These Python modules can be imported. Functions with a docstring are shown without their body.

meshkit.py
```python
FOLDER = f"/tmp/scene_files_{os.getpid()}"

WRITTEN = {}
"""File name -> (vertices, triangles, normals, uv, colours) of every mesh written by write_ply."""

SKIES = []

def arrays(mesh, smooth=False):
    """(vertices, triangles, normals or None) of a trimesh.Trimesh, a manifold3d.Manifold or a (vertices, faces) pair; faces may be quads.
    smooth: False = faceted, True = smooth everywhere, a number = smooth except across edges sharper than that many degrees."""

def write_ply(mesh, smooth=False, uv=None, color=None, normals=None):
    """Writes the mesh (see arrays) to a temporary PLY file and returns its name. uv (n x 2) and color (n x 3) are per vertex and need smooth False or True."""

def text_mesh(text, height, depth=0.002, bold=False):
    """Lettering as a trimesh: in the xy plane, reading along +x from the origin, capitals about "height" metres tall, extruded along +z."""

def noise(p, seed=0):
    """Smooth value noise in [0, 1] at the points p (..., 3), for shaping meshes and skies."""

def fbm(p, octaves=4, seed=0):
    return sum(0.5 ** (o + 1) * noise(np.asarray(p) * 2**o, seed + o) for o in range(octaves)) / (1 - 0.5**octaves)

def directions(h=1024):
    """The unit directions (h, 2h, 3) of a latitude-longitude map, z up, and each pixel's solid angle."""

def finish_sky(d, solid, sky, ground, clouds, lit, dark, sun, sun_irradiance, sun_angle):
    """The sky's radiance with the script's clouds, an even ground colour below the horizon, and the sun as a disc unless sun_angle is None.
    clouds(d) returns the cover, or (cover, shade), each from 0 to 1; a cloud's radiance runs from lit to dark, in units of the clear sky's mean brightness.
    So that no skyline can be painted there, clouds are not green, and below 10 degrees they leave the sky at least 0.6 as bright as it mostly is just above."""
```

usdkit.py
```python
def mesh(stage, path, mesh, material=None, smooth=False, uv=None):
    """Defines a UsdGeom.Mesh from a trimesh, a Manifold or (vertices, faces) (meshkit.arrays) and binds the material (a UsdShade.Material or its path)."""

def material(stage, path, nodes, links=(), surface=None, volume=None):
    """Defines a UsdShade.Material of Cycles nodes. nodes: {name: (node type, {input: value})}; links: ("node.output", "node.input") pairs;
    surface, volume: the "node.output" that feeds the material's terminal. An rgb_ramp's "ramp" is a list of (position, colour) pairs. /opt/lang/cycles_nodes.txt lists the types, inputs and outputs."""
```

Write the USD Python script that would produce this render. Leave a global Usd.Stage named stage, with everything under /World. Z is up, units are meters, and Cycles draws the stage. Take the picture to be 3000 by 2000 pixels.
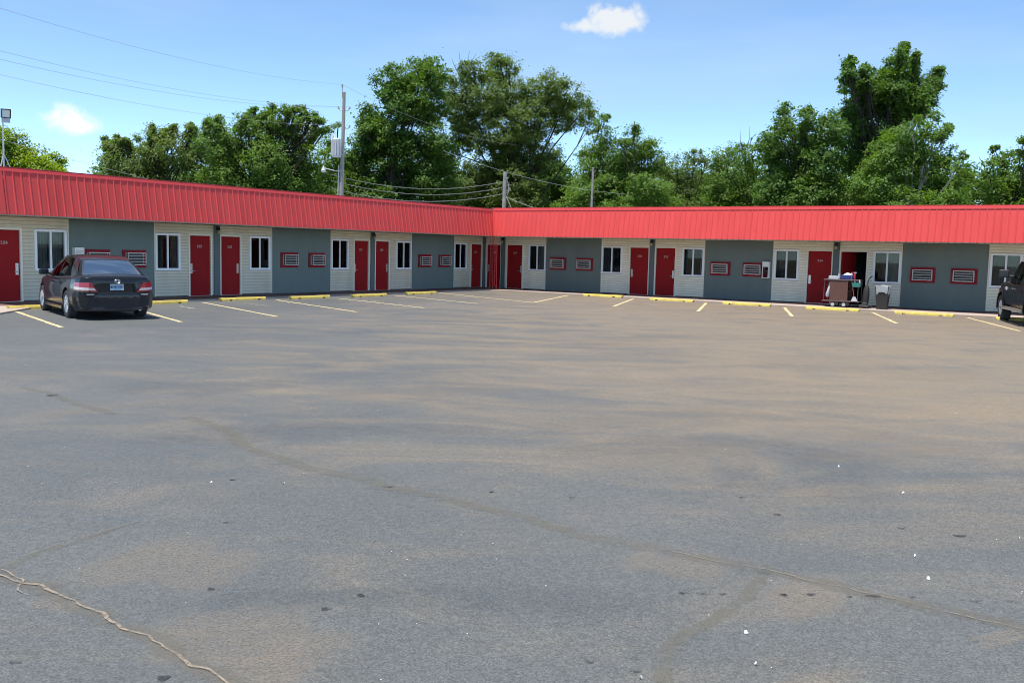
import math, random
import numpy as np, trimesh, usdkit, meshkit
import manifold3d as m3
from shapely.geometry import Polygon
from pxr import Usd, UsdGeom, UsdLux, UsdShade, Gf, Sdf

EXPOSURE = 1.05
SKY_STRENGTH = 0.145
SUN_INT = 0.88
ASPH_D = (0.070, 0.077, 0.079)
ASPH_L = (0.100, 0.103, 0.099)
DUST = (0.205, 0.157, 0.100)
VEIL = (1.75, 2.45, 3.2)
CLOUD = (2.85, 3.0, 3.15)
SEAL_A = [(-2.88, 5.19), (-2.64, 5.0), (-2.47, 4.95), (-2.3, 4.82), (-2.05, 4.62), (-1.94, 4.54), (-1.84, 4.41), (-1.66, 4.33), (-1.48, 4.13), (-1.36, 4.02), (-1.25, 3.97), (-1.15, 3.86)]
SEAL_B = [(-2.82, 5.08), (-2.79, 5.25), (-2.72, 5.51), (-2.6, 5.75), (-2.51, 5.97), (-2.39, 6.16)]
SEAL_C = [(-3.43, 10.07), (-2.74, 9.3), (-2.39, 8.6), (-1.98, 8.18), (-1.66, 7.84), (-1.29, 7.6), (-0.96, 7.24), (-0.54, 7.02), (0.03, 6.57), (0.46, 6.13), (0.85, 5.91), (1.21, 5.65), (1.54, 5.5), (1.76, 5.31), (2.05, 5.09), (2.32, 4.9), (2.6, 4.68), (2.77, 4.5)]
CRACK_C = [(0.95, 5.85), (1.09, 5.73), (1.33, 5.58), (1.53, 5.48), (1.75, 5.29), (1.95, 5.15), (2.13, 5.01), (2.43, 4.77), (2.6, 4.67)]
SEAL_D = [(1.51, 5.46), (1.39, 5.19), (1.24, 4.95), (1.09, 4.73), (0.95, 4.55), (0.8, 4.41), (0.74, 4.24), (0.68, 3.97)]
SEAL_E = [(-6.03, 11.85), (-5.02, 10.87), (-4.22, 10.1)]
DRIPS = [(-1.57, 4.96, 0.03, 0.03), (-0.76, 4.92, 0.03, 0.04), (-0.91, 4.71, 0.05, 0.04), (-1.85, 6.19, 0.03, 0.03), (-0.93, 7.24, 0.09, 0.04), (-0.13, 7.16, 0.04, 0.03), (0.47, 7.05, 0.05, 0.03), (1.92, 6.71, 0.05, 0.05), (1.77, 7.16, 0.05, 0.03), (2.69, 6.43, 0.07, 0.03), (3.02, 6.28, 0.09, 0.05), (0.96, 5.06, 0.05, 0.03), (1.07, 5.06, 0.07, 0.01), (1.17, 5.06, 0.04, 0.02), (1.51, 5.07, 0.04, 0.04), (1.66, 5.09, 0.05, 0.03), (1.86, 5.07, 0.03, 0.02), (2.0, 5.08, 0.08, 0.03), (2.21, 5.08, 0.04, 0.02), (2.53, 5.05, 0.13, 0.03), (2.74, 5.05, 0.1, 0.01), (0.58, 4.07, 0.06, 0.02), (0.38, 4.16, 0.05, 0.02), (-1.44, 3.9, 0.05, 0.04), (-2.12, 4.01, 0.06, 0.02), (-5.41, 11.23, 0.11, 0.13), (-2.15, 7.35, 0.05, 0.03)]
SCRAPS = [(-2.28, 7.24), (-1.73, 7.26), (1.17, 4.53), (1.13, 4.17), (2.52, 5.81), (2.43, 5.39), (3.4, 6.25), (3.1, 7.42), (5.35, 11.44), (2.9, 8.33), (0.59, 4.0)]
SCRAP_L = ['small white scrap at the mid left of the bare asphalt, left one of a pair', 'thin white scrap at the mid left of the bare asphalt, right one of a pair',
           'white scrap on dark asphalt right of the wide brown sealed crack near the bottom', 'lowest white scrap, right of the wide brown sealed crack',
           'white scrap above the long sealed crack at lower right, upper of two', 'white scrap beside tan grit just above the long sealed crack, lower of two',
           'white scrap at the right edge of the asphalt', 'bright white scrap on bluish asphalt at the right', 'white speck of paper on the brown dusty asphalt far right',
           'white scrap in the middle of the right half of the lot', 'pale stick-like scrap beside the foot of the wide brown sealed crack']
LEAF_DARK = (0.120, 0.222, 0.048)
LEAF_MID = (0.158, 0.272, 0.058)
LEAF_OLIVE = (0.165, 0.245, 0.068)
LEAF_BRIGHT = (0.27, 0.38, 0.05)
MARKS = [
    ('t', [(0.03, 7.93), (0.58, 8.07), (1.19, 8.44), (1.87, 8.94), (2.9, 9.65), (3.78, 9.93), (4.43, 9.6), (4.85, 8.93)], 0.35),
    ('t', [(1.78, 11.9), (2.32, 11.16), (2.92, 11.01), (3.41, 10.58), (3.75, 10.05), (4.1, 9.35), (4.69, 8.63)], 0.5),
    ('t', [(0.02, 9.52), (0.71, 10.1), (1.75, 10.78), (2.68, 11.06), (3.5, 10.88)], 0.7),
    ('t', [(1.8, 8.6), (2.59, 8.59), (3.53, 8.98), (4.5, 9.29), (5.01, 9.24)], 0.3),
    ('t', [(0.0, 18.77), (1.27, 18.64), (3.35, 21.06), (5.86, 23.48)], 1.0),
    ('t', [(4.02, 17.67), (5.39, 16.89), (6.39, 15.56), (8.08, 15.05)], 1.6),
    ('t', [(-2.47, 11.43), (-1.49, 11.93), (0.01, 13.18)], 0.8),
    ('t', [(-5.09, 9.47), (-4.76, 10.16), (-4.09, 10.85), (-3.06, 11.68)], 0.3),
    ('d', [(-1.95, 4.73), (-1.38, 4.83), (-0.72, 4.92), (-0.03, 4.95), (0.49, 4.89), (1.17, 4.89)], 0.22),
    ('d', [(0.02, 8.4), (0.84, 8.87), (1.73, 9.29), (2.74, 9.09), (3.45, 8.78)], 0.5),
    ('d', [(-3.95, 8.42), (-2.99, 9.04), (-1.84, 9.53), (0.02, 9.76)], 0.5),
    ('d', [(-5.37, 12.06), (-3.74, 12.14), (-2.55, 13.18)], 0.7),
    ('d', [(3.21, 9.25), (2.71, 7.78), (2.47, 6.82)], 0.5),
    ('d', [(1.94, 8.34), (1.98, 7.86), (1.91, 7.27)], 0.35),
    ('g', [(0.66, 5.68), (0.93, 5.55), (1.37, 5.45)], 0.28),
    ('g', [(1.44, 5.2), (1.62, 5.06), (1.81, 4.93)], 0.4),
    ('g', [(-1.77, 4.53), (-1.35, 4.36), (-0.91, 4.24), (-0.76, 4.06)], 0.42),
    ('g', [(-1.2, 4.04), (-0.99, 3.94), (-0.84, 3.89)], 0.3),
    ('g', [(-2.39, 5.57), (-1.89, 5.33), (-1.36, 5.18)], 0.5),
    ('g', [(-2.41, 4.75), (-2.21, 4.67), (-2.09, 4.65)], 0.1),
    ('g', [(2.42, 4.64), (2.5, 4.49)], 0.3),
]

stage = Usd.Stage.CreateInMemory()
UsdGeom.SetStageUpAxis(stage, UsdGeom.Tokens.z)
UsdGeom.SetStageMetersPerUnit(stage, 1.0)
UsdGeom.Xform.Define(stage, '/World')
UsdGeom.Scope.Define(stage, '/World/Looks')
random.seed(7)
RNG = np.random.default_rng(11)

# ---------------------------------------------------------------- camera
EYE = 1.787
PITCH, ROLL, FPX = 0.0940, -0.0234, 2818.0
cam = UsdGeom.Camera.Define(stage, '/World/camera')
fw = np.array([0, math.cos(PITCH), -math.sin(PITCH)])
rt0 = np.array([1.0, 0, 0])
dn0 = np.array([0, -math.sin(PITCH), -math.cos(PITCH)])
rt = math.cos(ROLL) * rt0 + math.sin(ROLL) * dn0
dn = -math.sin(ROLL) * rt0 + math.cos(ROLL) * dn0
cm = Gf.Matrix4d(*[float(v) for v in (*rt, 0, *(-dn), 0, *(-fw), 0, 0, 0, EYE, 1)])
cam.AddTransformOp().Set(cm)
cam.CreateHorizontalApertureAttr(22.3)
cam.CreateVerticalApertureAttr(22.3 * 682 / 1024)
cam.CreateFocalLengthAttr(22.3 * FPX / 3000)
cam.CreateClippingRangeAttr(Gf.Vec2f(0.1, 3000))
cam.CreateExposureAttr(EXPOSURE)

# ---------------------------------------------------------------- sky and sun
SUN_EL = math.radians(75)
SUN_AZ = np.array([-0.64, -0.77]); SUN_AZ /= np.linalg.norm(SUN_AZ)
SUN_ROT = math.atan2(SUN_AZ[0], SUN_AZ[1])
dome = UsdLux.DomeLight.Define(stage, '/World/sky')
dome.GetPrim().SetCustomDataByKey('kind', 'structure')


def cloud_nodes(nodes, links, tag, center, size, scale, lo, hi, seed):
    """a small cumulus: a soft ellipsoid of directions whose edge is eaten by noise"""
    nodes[tag + 'm'] = ('mapping', {'mapping_type': 'texture', 'location': center, 'scale': size})
    nodes[tag + 'g'] = ('gradient_texture', {'gradient_type': 'spherical'})
    nodes[tag + 'n'] = ('noise_texture', {'scale': scale, 'detail': 5, 'roughness': 0.55, 'w': seed, 'dimensions': '4D'})
    nodes[tag + 's'] = ('math', {'math_type': 'multiply_add', 'value2': 1.7, 'value3': -0.85})
    nodes[tag + 'a'] = ('math', {'math_type': 'add'})
    nodes[tag + 'r'] = ('map_range', {'range_type': 'smoothstep', 'from_min': lo, 'from_max': hi, 'to_min': 0, 'to_max': 1, 'clamp': True})
    links += [('tc.generated', tag + 'm.vector'), (tag + 'm.vector', tag + 'g.vector'), ('tc.generated', tag + 'n.vector'),
              (tag + 'n.fac', tag + 's.value1'), (tag + 'g.fac', tag + 'a.value1'), (tag + 's.value', tag + 'a.value2'),
              (tag + 'a.value', tag + 'r.value')]
    nodes[tag + 'k'] = ('map_range', {'range_type': 'smoothstep', 'from_min': 0.0, 'from_max': 0.30, 'clamp': True})
    nodes[tag + 'x'] = ('math', {'math_type': 'multiply'})
    links += [(tag + 'g.fac', tag + 'k.value'), (tag + 'k.result', tag + 'x.value1'), (tag + 'r.result', tag + 'x.value2')]
    return tag + 'x.value'


def px_dir(px, py):
    v = fw + rt * ((px - 1500) / FPX) + dn * ((py - 1000) / FPX)
    return tuple(float(a) for a in v / np.linalg.norm(v))


sn = {'tc': ('texture_coordinate', {}),
      'sky': ('sky_texture', {'sky_type': 'single_scattering', 'sun_disc': False, 'sun_elevation': SUN_EL, 'sun_rotation': SUN_ROT,
                              'air_density': 0.45, 'aerosol_density': 0.1, 'ozone_density': 1.0, 'altitude': 300.0}),
      'bg': ('background_shader', {'strength': SKY_STRENGTH})}
sl = []
# directions: right of the axis, ahead, above the horizon
c1 = cloud_nodes(sn, sl, 'ca', px_dir(1800, 58), (0.046, 0.3, 0.022), 62.0, 0.16, 0.70, 1.3)
c4 = cloud_nodes(sn, sl, 'cd', px_dir(1722, 79), (0.040, 0.3, 0.0095), 70.0, 0.20, 0.95, 2.9)
c2 = cloud_nodes(sn, sl, 'cb', px_dir(205, 352), (0.034, 0.3, 0.0185), 60.0, 0.10, 0.85, 4.7)
c3 = cloud_nodes(sn, sl, 'cc', px_dir(905, 365), (0.024, 0.3, 0.012), 60.0, 0.3, 1.3, 7.7)
# thin high veil, stretched, in streaks
sn['vm'] = ('mapping', {'scale': (1.0, 1.0, 4.5), 'rotation': (0, 0.25, 0.3)})
sn['vn'] = ('noise_texture', {'scale': 2.3, 'detail': 6, 'roughness': 0.5})
sn['vr'] = ('map_range', {'range_type': 'smoothstep', 'from_min': 0.42, 'from_max': 0.72, 'to_min': 0.0, 'to_max': 0.55, 'clamp': True})
sl += [('tc.generated', 'vm.vector'), ('vm.vector', 'vn.vector'), ('vn.fac', 'vr.value')]
sn['tint'] = ('mix', {'mix_type': 'multiply', 'fac': 1.0, 'color2': (0.95, 1.035, 0.99)})
sn['mv'] = ('mix', {'mix_type': 'mix', 'color2': VEIL})
sn['m1'] = ('mix', {'mix_type': 'mix', 'color2': CLOUD})
sn['m2'] = ('mix', {'mix_type': 'mix', 'color2': (3.6, 3.65, 3.7)})
sn['m4'] = ('mix', {'mix_type': 'mix', 'color2': CLOUD})
sn['m3'] = ('mix', {'mix_type': 'mix', 'color2': (3.5, 3.6, 3.7)})
sl += [('vr.result', 'mv.fac'), ('sky.color', 'tint.color1'), ('tint.color', 'mv.color1'), ('mv.color', 'm1.color1'), (c1, 'm1.fac'), ('m1.color', 'm2.color1'), (c2, 'm2.fac'),
       ('m2.color', 'm3.color1'), (c3, 'm3.fac'), ('m3.color', 'm4.color1'), (c4, 'm4.fac'), ('m4.color', 'bg.color')]
dm = usdkit.material(stage, '/World/Looks/sky_air', sn, sl, surface='bg.background')
UsdShade.MaterialBindingAPI.Apply(dome.GetPrim()).Bind(dm)

sun = UsdLux.DistantLight.Define(stage, '/World/sun')
sun.CreateIntensityAttr(SUN_INT)
sun.CreateAngleAttr(0.53)
sun.CreateNormalizeAttr(True)
sun.CreateColorAttr(Gf.Vec3f(1.0, 0.955, 0.89))
sd = np.array([SUN_AZ[0] * math.cos(SUN_EL), SUN_AZ[1] * math.cos(SUN_EL), math.sin(SUN_EL)])   # towards the sun = local +z
xa = np.cross([0, 0, 1.0], sd); xa /= np.linalg.norm(xa)
ya = np.cross(sd, xa)
sun.AddTransformOp().Set(Gf.Matrix4d(*[float(v) for v in (*xa, 0, *ya, 0, *sd, 0, 0, 0, 30, 1)]))

# ---------------------------------------------------------------- materials
LOOK = {}


def principled(name, color, rough=0.5, metal=0.0, spec=0.5, var=None, noise=8.0, bump=None, bscale=40.0, coat=0.0, island=0.0, detail=4.0, trans=0.0, stretch=None):
    """base colour, optionally mottled with a second colour by object-space noise; optional fine bump"""
    n = {'p': ('principled_bsdf', {'base_color': color, 'roughness': rough, 'metallic': metal, 'specular_ior_level': spec, 'coat_weight': coat, 'transmission_weight': trans})}
    l = []
    src = None
    if var is not None or bump:
        n['g'] = ('geometry', {})
    if var is not None:
        n['n'] = ('noise_texture', {'scale': noise, 'detail': detail, 'roughness': 0.6})
        n['r'] = ('map_range', {'from_min': 0.35, 'from_max': 0.68, 'to_min': 0, 'to_max': 1, 'clamp': True})
        n['c'] = ('mix', {'color1': color, 'color2': var})
        if stretch:
            n['st'] = ('mapping', {'scale': stretch})
            l += [('g.position', 'st.vector'), ('st.vector', 'n.vector')]
        else:
            l += [('g.position', 'n.vector')]
        l += [('n.fac', 'r.value'), ('r.result', 'c.fac')]
        src = 'c.color'
    if island:
        n['gi'] = ('geometry', {})
        n['ri'] = ('map_range', {'from_min': 0, 'from_max': 1, 'to_min': 1 - island, 'to_max': 1 + island})
        n['h'] = ('hsv', {'color': color})
        l += [('gi.random_per_island', 'ri.value'), ('ri.result', 'h.value')]
        if src:
            l.append((src, 'h.color'))
        src = 'h.color'
    if src:
        l.append((src, 'p.base_color'))
    if bump:
        n['bn'] = ('noise_texture', {'scale': bscale, 'detail': 3.0})
        n['b'] = ('bump', {'strength': bump, 'distance': 0.01})
        l += [('g.position', 'bn.vector'), ('bn.fac', 'b.height'), ('b.normal', 'p.normal')]
    LOOK[name] = usdkit.material(stage, '/World/Looks/' + name, n, l, surface='p.BSDF')
    return LOOK[name]


def glass(name, tint=(0.9, 0.95, 0.95), gloss=1.0, clear=1.0):
    n = {'t': ('transparent_bsdf', {'color': tuple(c * clear for c in tint)}), 'g': ('glossy_bsdf', {'color': (gloss, gloss, gloss), 'roughness': 0.015}),
         'f': ('fresnel', {'IOR': 1.52}), 'm': ('mix_closure', {})}
    LOOK[name] = usdkit.material(stage, '/World/Looks/' + name, n, [('f.fac', 'm.fac'), ('t.BSDF', 'm.closure1'), ('g.BSDF', 'm.closure2')], surface='m.closure')
    return LOOK[name]


# ---------------------------------------------------------------- scene helpers
USED = {}


def numbered(parent, name):
    k = USED.get((parent, name), 0)
    USED[(parent, name)] = k + 1
    return name if k == 0 else f'{name}_{k:03d}'


def path_of(parent):
    return '/World' if parent is None else str(parent.GetPath())


def tag(p, label=None, cat=None, group=None, kind=None):
    for k, v in (('label', label), ('category', cat), ('group', group), ('kind', kind)):
        if v:
            p.SetCustomDataByKey(k, v)
    return p


def thing(name, label, cat, loc=(0, 0, 0), rotz=0.0, group=None):
    p = '/World/' + numbered('/World', name)
    x = UsdGeom.Xform.Define(stage, p)
    x.AddTranslateOp().Set(Gf.Vec3d(*map(float, loc)))
    x.AddRotateZOp().Set(math.degrees(rotz))
    return tag(x.GetPrim(), label, cat, group)


def obj(name, mesh, mat, parent=None, smooth=False, uv=None):
    par = path_of(parent)
    p = par + '/' + numbered(par, name)
    m = usdkit.mesh(stage, p, mesh, LOOK[mat] if isinstance(mat, str) else mat, smooth=smooth, uv=uv)
    return m.GetPrim()


def dup(root, loc, rotz, label, name=None):
    was = root.GetCustomData()
    p = '/World/' + numbered('/World', name or root.GetName())
    x = UsdGeom.Xform.Define(stage, p)
    x.GetPrim().GetReferences().AddInternalReference(root.GetPath())
    x.GetPrim().SetInstanceable(True)
    x.ClearXformOpOrder()
    xf = UsdGeom.Xformable(x.GetPrim())
    xf.GetPrim().CreateAttribute('xformOp:translate', Sdf.ValueTypeNames.Double3).Set(Gf.Vec3d(*map(float, loc)))
    xf.GetPrim().CreateAttribute('xformOp:rotateZ', Sdf.ValueTypeNames.Float).Set(math.degrees(rotz))
    xf.GetPrim().CreateAttribute('xformOpOrder', Sdf.ValueTypeNames.TokenArray).Set(['xformOp:translate', 'xformOp:rotateZ'])
    return tag(x.GetPrim(), label, was['category'], was.get('group'))


class MB:
    """collects shapes; m() returns (vertices, faces), mapped through an optional frame"""

    def __init__(self, frame=None):
        self.v, self.f, self.n, self.frame = [], [], 0, frame

    def add(self, v, f):
        v = np.asarray(v, float).reshape(-1, 3)
        self.v.append(v); self.f.append(np.asarray(f, int).reshape(-1, 3) + self.n); self.n += len(v)
        return self

    def tm(self, t):
        return self.add(t.vertices, t.faces)

    def box(self, a0, a1, b0, b1, c0, c1):
        v = [(x, y, z) for x in (a0, a1) for y in (b0, b1) for z in (c0, c1)]
        f = [(0, 1, 3), (0, 3, 2), (4, 6, 7), (4, 7, 5), (0, 4, 5), (0, 5, 1), (2, 3, 7), (2, 7, 6), (0, 2, 6), (0, 6, 4), (1, 5, 7), (1, 7, 3)]
        return self.add(v, f)

    def quad(self, a, b, c, d):
        return self.add([a, b, c, d], [(0, 1, 2), (0, 2, 3)])

    def tube(self, pts, r, n=8, caps=True, r1=None):
        pts = np.asarray(pts, float)
        rr = np.linspace(r, r if r1 is None else r1, len(pts)) if np.ndim(r) == 0 else np.asarray(r)
        rings = []
        up = np.array([0.31, 0.17, 0.93])
        for i, p in enumerate(pts):
            t = pts[min(i + 1, len(pts) - 1)] - pts[max(i - 1, 0)]
            t /= max(np.linalg.norm(t), 1e-9)
            a = np.cross(t, up); a /= max(np.linalg.norm(a), 1e-9)
            b = np.cross(t, a)
            th = np.arange(n) * 2 * math.pi / n
            rings.append(p + rr[i] * (np.cos(th)[:, None] * a + np.sin(th)[:, None] * b))
        v = np.vstack(rings)
        f = []
        for i in range(len(pts) - 1):
            for k in range(n):
                k2 = (k + 1) % n
                a, b, c, d = i * n + k, i * n + k2, (i + 1) * n + k2, (i + 1) * n + k
                f += [(a, b, c), (a, c, d)]
        if caps:
            v = np.vstack([v, pts[0], pts[-1]])
            e = len(v)
            L = (len(pts) - 1) * n
            for k in range(n):
                k2 = (k + 1) % n
                f += [(e - 2, k2, k), (e - 1, L + k, L + k2)]
        return self.add(v, f)

    def grid(self, P):
        """P: (m, n, 3) surface"""
        m, n = P.shape[:2]
        i = np.arange(m * n).reshape(m, n)
        a, b, c, d = i[:-1, :-1].ravel(), i[:-1, 1:].ravel(), i[1:, 1:].ravel(), i[1:, :-1].ravel()
        return self.add(P.reshape(-1, 3), np.vstack([np.c_[a, b, c], np.c_[a, c, d]]))

    def prism(self, poly, h0, h1, axes='xyz'):
        """poly in the first two of axes, extruded along the third"""
        t = trimesh.creation.extrude_polygon(Polygon(poly), 1.0, engine='earcut')
        v = np.array(t.vertices)
        v[:, 2] = h0 + v[:, 2] * (h1 - h0)
        o = np.empty_like(v)
        for k, c in enumerate(axes):
            o[:, 'xyz'.index(c)] = v[:, k]
        f = np.array(t.faces)
        if axes in ('xzy', 'yxz', 'zyx'):
            f = f[:, ::-1]
        return self.add(o, f)

    def m(self):
        v, f = np.vstack(self.v), np.vstack(self.f)
        if self.frame is not None:
            M = np.asarray(self.frame, float)
            v = v @ M[:3, :3].T + M[:3, 3]
            if np.linalg.det(M[:3, :3]) < 0:
                f = f[:, ::-1]
        return v, f


def man(mf, frame=None):
    q = mf.to_mesh()
    v, f = np.asarray(q.vert_properties)[:, :3].astype(float), np.asarray(q.tri_verts)
    b = MB(frame)
    b.add(v, f)
    return b.m()


def mbox(a0, a1, b0, b1, c0, c1):
    return m3.Manifold.cube([a1 - a0, b1 - b0, c1 - c0]).translate([a0, b0, c0])


def rbox(a0, a1, b0, b1, c0, c1, r=0.01, seg=6):
    """rounded box as a hull of spheres"""
    s = m3.Manifold.sphere(r, seg * 2)
    return m3.Manifold.batch_hull([s.translate([x, y, z]) for x in (a0 + r, a1 - r) for y in (b0 + r, b1 - r) for z in (c0 + r, c1 - r)])

# ---------------------------------------------------------------- looks of the place
principled('red_roof_metal', (0.66, 0.074, 0.070), rough=0.5, spec=0.25, var=(0.60, 0.064, 0.060), noise=2.6, detail=8, stretch=(1, 1, 0.22))
principled('red_trim_paint', (0.58, 0.06, 0.062), rough=0.5, spec=0.25, var=(0.52, 0.052, 0.055), noise=2.0)
principled('cream_siding', (0.90, 0.845, 0.665), rough=0.6, spec=0.3, var=(0.80, 0.745, 0.57), noise=2.4, detail=8, island=0.02, stretch=(1, 1, 0.3))
principled('cream_trim', (0.80, 0.74, 0.62), rough=0.6, spec=0.3)
principled('white_vinyl', (0.82, 0.83, 0.84), rough=0.4)
principled('grey_stucco', (0.168, 0.206, 0.186), rough=0.85, spec=0.2, var=(0.148, 0.184, 0.176), noise=1.6, detail=8, bump=0.35, bscale=28, stretch=(1, 1, 0.45))
principled('grey_post_paint', (0.125, 0.155, 0.155), rough=0.7, spec=0.2)
principled('red_door_paint', (0.30, 0.014, 0.016), rough=0.6, spec=0.12, var=(0.27, 0.012, 0.014), noise=1.5)
principled('dark_red_frame', (0.32, 0.02, 0.028), rough=0.6, spec=0.15, var=(0.2, 0.018, 0.026), noise=6)
principled('soffit_board', (0.30, 0.235, 0.165), rough=0.8, var=(0.25, 0.195, 0.14), noise=3)
principled('brushed_metal', (0.62, 0.60, 0.56), rough=0.32, metal=0.9)
principled('cage_white', (0.68, 0.66, 0.62), rough=0.5, var=(0.55, 0.50, 0.44), noise=12)
principled('cooler_beige', (0.13, 0.12, 0.11), rough=0.55)
principled('dark_grille', (0.03, 0.032, 0.034), rough=0.6)
principled('sign_white', (0.46, 0.41, 0.40), rough=0.7, spec=0.1)
principled('curtain_cloth', (0.42, 0.41, 0.38), rough=0.9, var=(0.34, 0.33, 0.31), noise=5)
principled('curtain_grey', (0.12, 0.12, 0.12), rough=0.9)
principled('curtain_red', (0.30, 0.05, 0.05), rough=0.9)
principled('room_wall', (0.16, 0.15, 0.14), rough=0.9)
principled('roof_deck', (0.25, 0.24, 0.23), rough=0.9)
principled('lamp_black', (0.025, 0.022, 0.02), rough=0.45)
principled('lamp_jar', (0.42, 0.34, 0.22), rough=0.25)
principled('yellow_paint', (0.64, 0.50, 0.09), rough=0.75, var=(0.42, 0.32, 0.09), noise=5, detail=8, bump=0.3, bscale=60)
principled('galvanised', (0.48, 0.50, 0.51), rough=0.4, metal=0.6)
principled('red_iron', (0.36, 0.025, 0.03), rough=0.4)
glass('window_glass', (0.72, 0.76, 0.76), gloss=0.55)


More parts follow.
